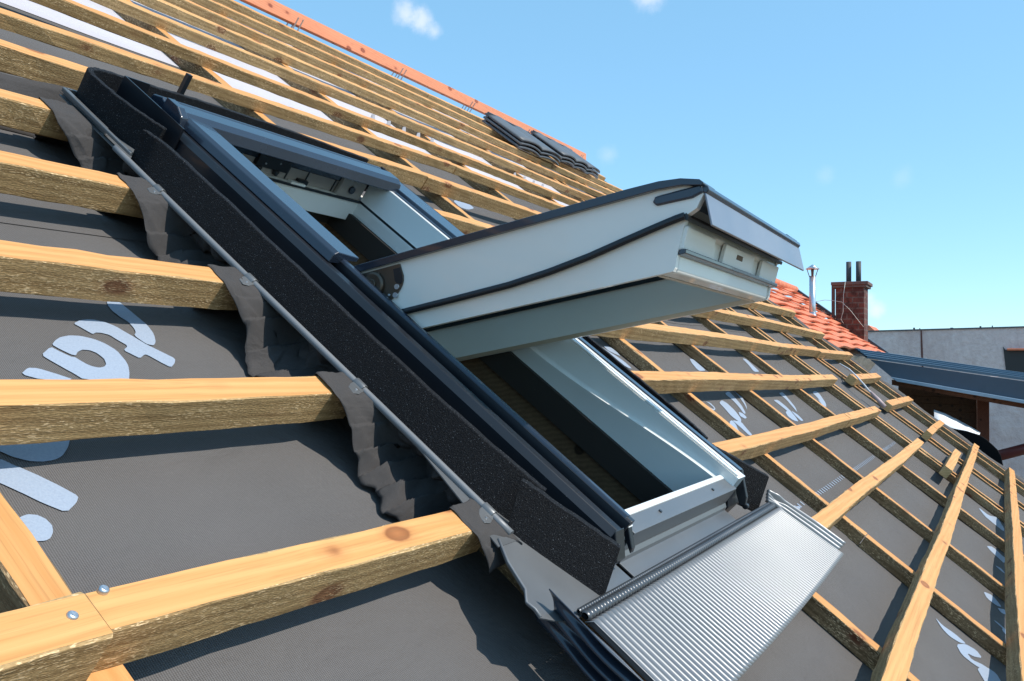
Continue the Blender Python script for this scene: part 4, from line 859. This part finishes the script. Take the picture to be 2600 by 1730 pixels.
q = MB(); q.prism([(-.20,-.36),(-.47,-.60),(-.47,-.75),(-.20,-.75)], lambda p, d: (d, p[0], p[1]), 9.45, 9.75); tag(q.build('ridge_capping', paint('orange_capping', (.55,.16,.09), .6), mat=Matrix.Translation((9.6,-.3,-.5)), org=(9.6,-.3,-.5), scale=1), 'orange clay capping piece just beyond the outermost batten', 'capping')

pw = empty('plaster_wall', Matrix.Translation((30,0,0)), 'long pinkish plaster party wall with a rusty vertical joint', 'wall')
q = MB(); yz([(3.43,1.675),(-1.0,1.765),(-8,1.90),(-8,-9),(3.43,-9)], 30, 30.5, q); q.build('wall', M_plaster, pw, org=(30,0,0), scale=1)
q = MB(); yz([(3.45,1.70),(-8,1.93),(-8,1.885),(3.45,1.66)], 29.96, 30.54, q); q.build('coping', paint('dark_coping', (.10,.10,.11), .6), pw, org=(30,0,0), scale=1)
q = MB(); yz([(1.835,1.71),(1.80,1.70),(1.78,1.2),(1.75,.4),(1.80,.4),(1.83,1.2)], 29.985, 30.01, q); q.build('rusty_joint', paint('rust_streak', (.14,.05,.04), .9), pw, org=(30,0,0), scale=1)
q = MB(); yz([(-.36,1.20),(-.42,1.10),(-1.4,1.10),(-1.4,.40),(-.44,.40),(-.40,.8)], 29.97, 30.01, q); q.build('dark_wall_patch', paint('dark_patch', (.05,.045,.045), .95), pw, org=(30,0,0), scale=1)  # flat dark patch below the lintel
q = MB(); q.box((29.85,-1.4,1.085),(30.0,-.46,1.145)); q.build('orange_lintel', paint('orange_lintel', (.72,.20,.10), .7), pw, org=(30,0,0), scale=1, bevel=.01)
for i, (y, w, h) in enumerate(((2.0,.05,.10),(1.85,.03,.06),(.95,.08,.05),(.2,.05,.09),(-.1,.03,.10))):
    q = MB(); q.box((30.1, y, 1.69-.017*(y-3.4)), (30.1+w, y+w, 1.70-.017*(y-3.4)+h*.6)); q.build('coping_stub', M_gasket, pw, org=(30,0,0), scale=1)
wb = empty('whitewashed_wall', Matrix.Translation((14,-.5,0)), 'whitewashed brick wall at the right edge below the lean to roof', 'wall')
q = MB(); yz([(-.62,.30),(-2.5,.30),(-2.5,-5),(-.62,-5)], 14.0, 14.2, q); q.build('wall', M_wbrick, wb, org=(14,-.5,0), scale=1)
q = MB(); yz([(-.05,.42),(-.60,.42),(-.60,-5),(-.05,-5)], 13.6, 13.95, q); q.build('plaster_pier', M_plaster, wb, org=(14,-.5,0), scale=1)

# neighbour house with old orange tiles (roof plane parallel to ours, further off and lower)
nb = empty('neighbour_house', frame(28,4,-1), 'neighbouring house with an old orange clay tile roof', 'house')
no = (28,4,-1)
k = NT('old_clay_tiles'); n1 = k.noise(k.map((1,1,1)), 3, 7, .65); n2 = k.noise(k.map((9,9,9)), 1, 3, .6)
c = k.ramp(n2, [(.3,(.50,.125,.06)),(.7,(.74,.25,.13))]); c = k.mix(k.ramp(n1, [(.52,0.),(.68,.55)]), c, (.30,.20,.15)); k.set(color=c, rough=.8); k.bump(n2, .4, .01); M_clay = k.m
V0, V1, U0, U1 = 3.70, 8.04, 24.0, 38.6
nrow = 12
def tr_(s, t, top):
    return 0
q = MB()
NU = 480
for r in range(nrow):
    a = V0+(V1-V0)*r/nrow; b = V0+(V1-V0)*(r+1)/nrow
    def f(s, t, a=a, b=b, r=r):
        u = U0+(U1-U0)*s; w_ = .05*math.sin(u*.9+r)*.6+.03*math.sin(u*2.3+r*2.1)
        rib = .018*abs(math.sin(u*math.pi/.18))
        return (u, a-.035*rib/.018+(b-a)*t*1.06+w_*.6, -1+.065*(1-t)+rib-.02+w_*.5)
    q.grid(f, NU, 4)
    def e(s, t, a=a, b=b, r=r):
        p = f(s, 0); return (p[0], p[1]+.002*t, p[2]-.06*t)
    q.grid(e, NU, 1)
q.build('tile_roof', M_clay, nb, org=no, recalc=False)
for i in range(40):
    u = U0+(U1-U0)*(i+.5)/40
    q = MB(); q.tube([(u-.20,V1+.02,-.98),(u+.19,V1+.02,-.965)], [.135,.160], seg=12); q.build('ridge_tile', M_clay, nb, org=no)
q = MB(); q.box((38.5,V0-.2,-1.15),(38.95,V1,-.88)); q.build('verge_flashing', paint('dark_verge', (.045,.065,.085), .5, .2), nb, org=no)
q = MB(); q.box((24,V0,-3.5),(38.4,V1-.4,-1.25)); q.build('wall', M_housewall, nb, org=no)
# small roof peeping beyond the chimney
q = MB(); q.prism([(3.10,1.60),(3.60,1.60),(3.44,1.92)], lambda p, d: (d, p[0], p[1]), 31.0, 33.0); tag(q.build('far_roof', M_clay, mat=Matrix.Translation((32,3.2,1.6)), org=(32,3.2,1.6), scale=1), 'tip of a far orange roof between chimney and plaster wall', 'roof')
# chimney
ch = empty('chimney', Matrix.Translation((23.6,2.93,1.2)), 'old red brick chimney stack with two dark flue pipes', 'chimney'); co = (23.6,2.93,1.2)
q = MB(); q.box((23.4,2.600,.9),(24.1,3.262,2.50)); q.build('stack', M_brick, ch, org=co, scale=1)
q = MB(); q.box((23.34,2.535,2.50),(24.16,3.33,2.56)); q.box((23.30,2.50,2.56),(24.2,3.36,2.64)); q.build('crown', bricks('sooty_brick', (.17,.09,.07), (.13,.08,.07), (.12,.10,.09), 1.9), ch, org=co, scale=1, bevel=.01)
for y in (3.005, 2.775):
    q = MB(); q.tube([(23.75,y,2.6),(23.75,y,3.17)], .062, seg=18); q.build('flue_pipe', paint('sooty_flue', (.05,.055,.06), .7), ch, org=co, scale=1)
q = MB(); q.box((23.40,3.29,1.66),(23.50,3.36,2.60)); tag(q.build('iron_post', paint('rusty_iron', (.10,.045,.04), .7), mat=Matrix.Translation((23.45,3.32,1.7)), org=(23.45,3.32,1.7), scale=1, bevel=.004), 'dark iron post standing against the left side of the brick chimney', 'post')
q = MB(); q.tube([(23.3,3.30,2.18),(23.3,3.10,2.14),(23.3,2.9,1.93),(23.3,2.72,1.68),(23.3,2.6,1.52)], .006, seg=6); q.tube([(23.28,3.02,2.62),(23.28,3.06,2.3),(23.28,3.07,1.9),(23.28,3.12,1.72),(23.28,3.06,1.62)], .006, seg=6); q.tube([(23.3,3.75,2.16),(23.3,3.5,2.20),(23.3,3.30,2.18)], .006, seg=6)
tag(q.build('aerial_wire', paint('pale_wire', (.55,.6,.55), .6), mat=Matrix.Translation((23.3,3.3,2.2)), org=(23.3,3.3,2.2), scale=1), 'thin pale wires looping over the front of the brick chimney', 'wire')
# vent pipe
vp = empty('vent_pipe', Matrix.Translation((20.2,3.24,1.4)), 'shiny metal vent pipe with conical rain cap on the orange roof', 'vent pipe'); vo = (20.2,3.24,1.4)
M_zinc = paint('bright_zinc', (.55,.60,.66), .30, .85, 0, .06)
q = MB(); q.tube([(20.2,3.24,1.25),(20.2,3.24,2.50)], .066, seg=20); q.build('pipe', M_zinc, vp, org=vo, scale=1)
q = MB(); q.tube([(20.18,3.20,1.10),(20.2,3.235,1.55),(20.2,3.24,1.72)], [.16,.10,.068], seg=20); q.build('base_flare', M_zinc, vp, org=vo, scale=1)
q = MB(); q.tube([(20.2,3.24,2.655),(20.2,3.24,2.75)], [.145,.004], seg=24); q.tube([(20.2,3.24,2.645),(20.2,3.24,2.656)], [.140,.145], seg=24); q.build('rain_cap', M_zinc, vp, org=vo, scale=1)
q = MB()
for i in range(4):
    a = i*math.pi/2+.4; q.tube([(20.2+.062*math.cos(a),3.24+.062*math.sin(a),2.48),(20.2+.12*math.cos(a),3.24+.12*math.sin(a),2.66)], .008, seg=6)
q.tube([(20.2,3.24,2.50),(20.2,3.24,2.66)], .022, seg=10); q.build('cap_strut', paint('dark_strut', (.12,.08,.07), .5, .5), vp, org=vo, scale=1)
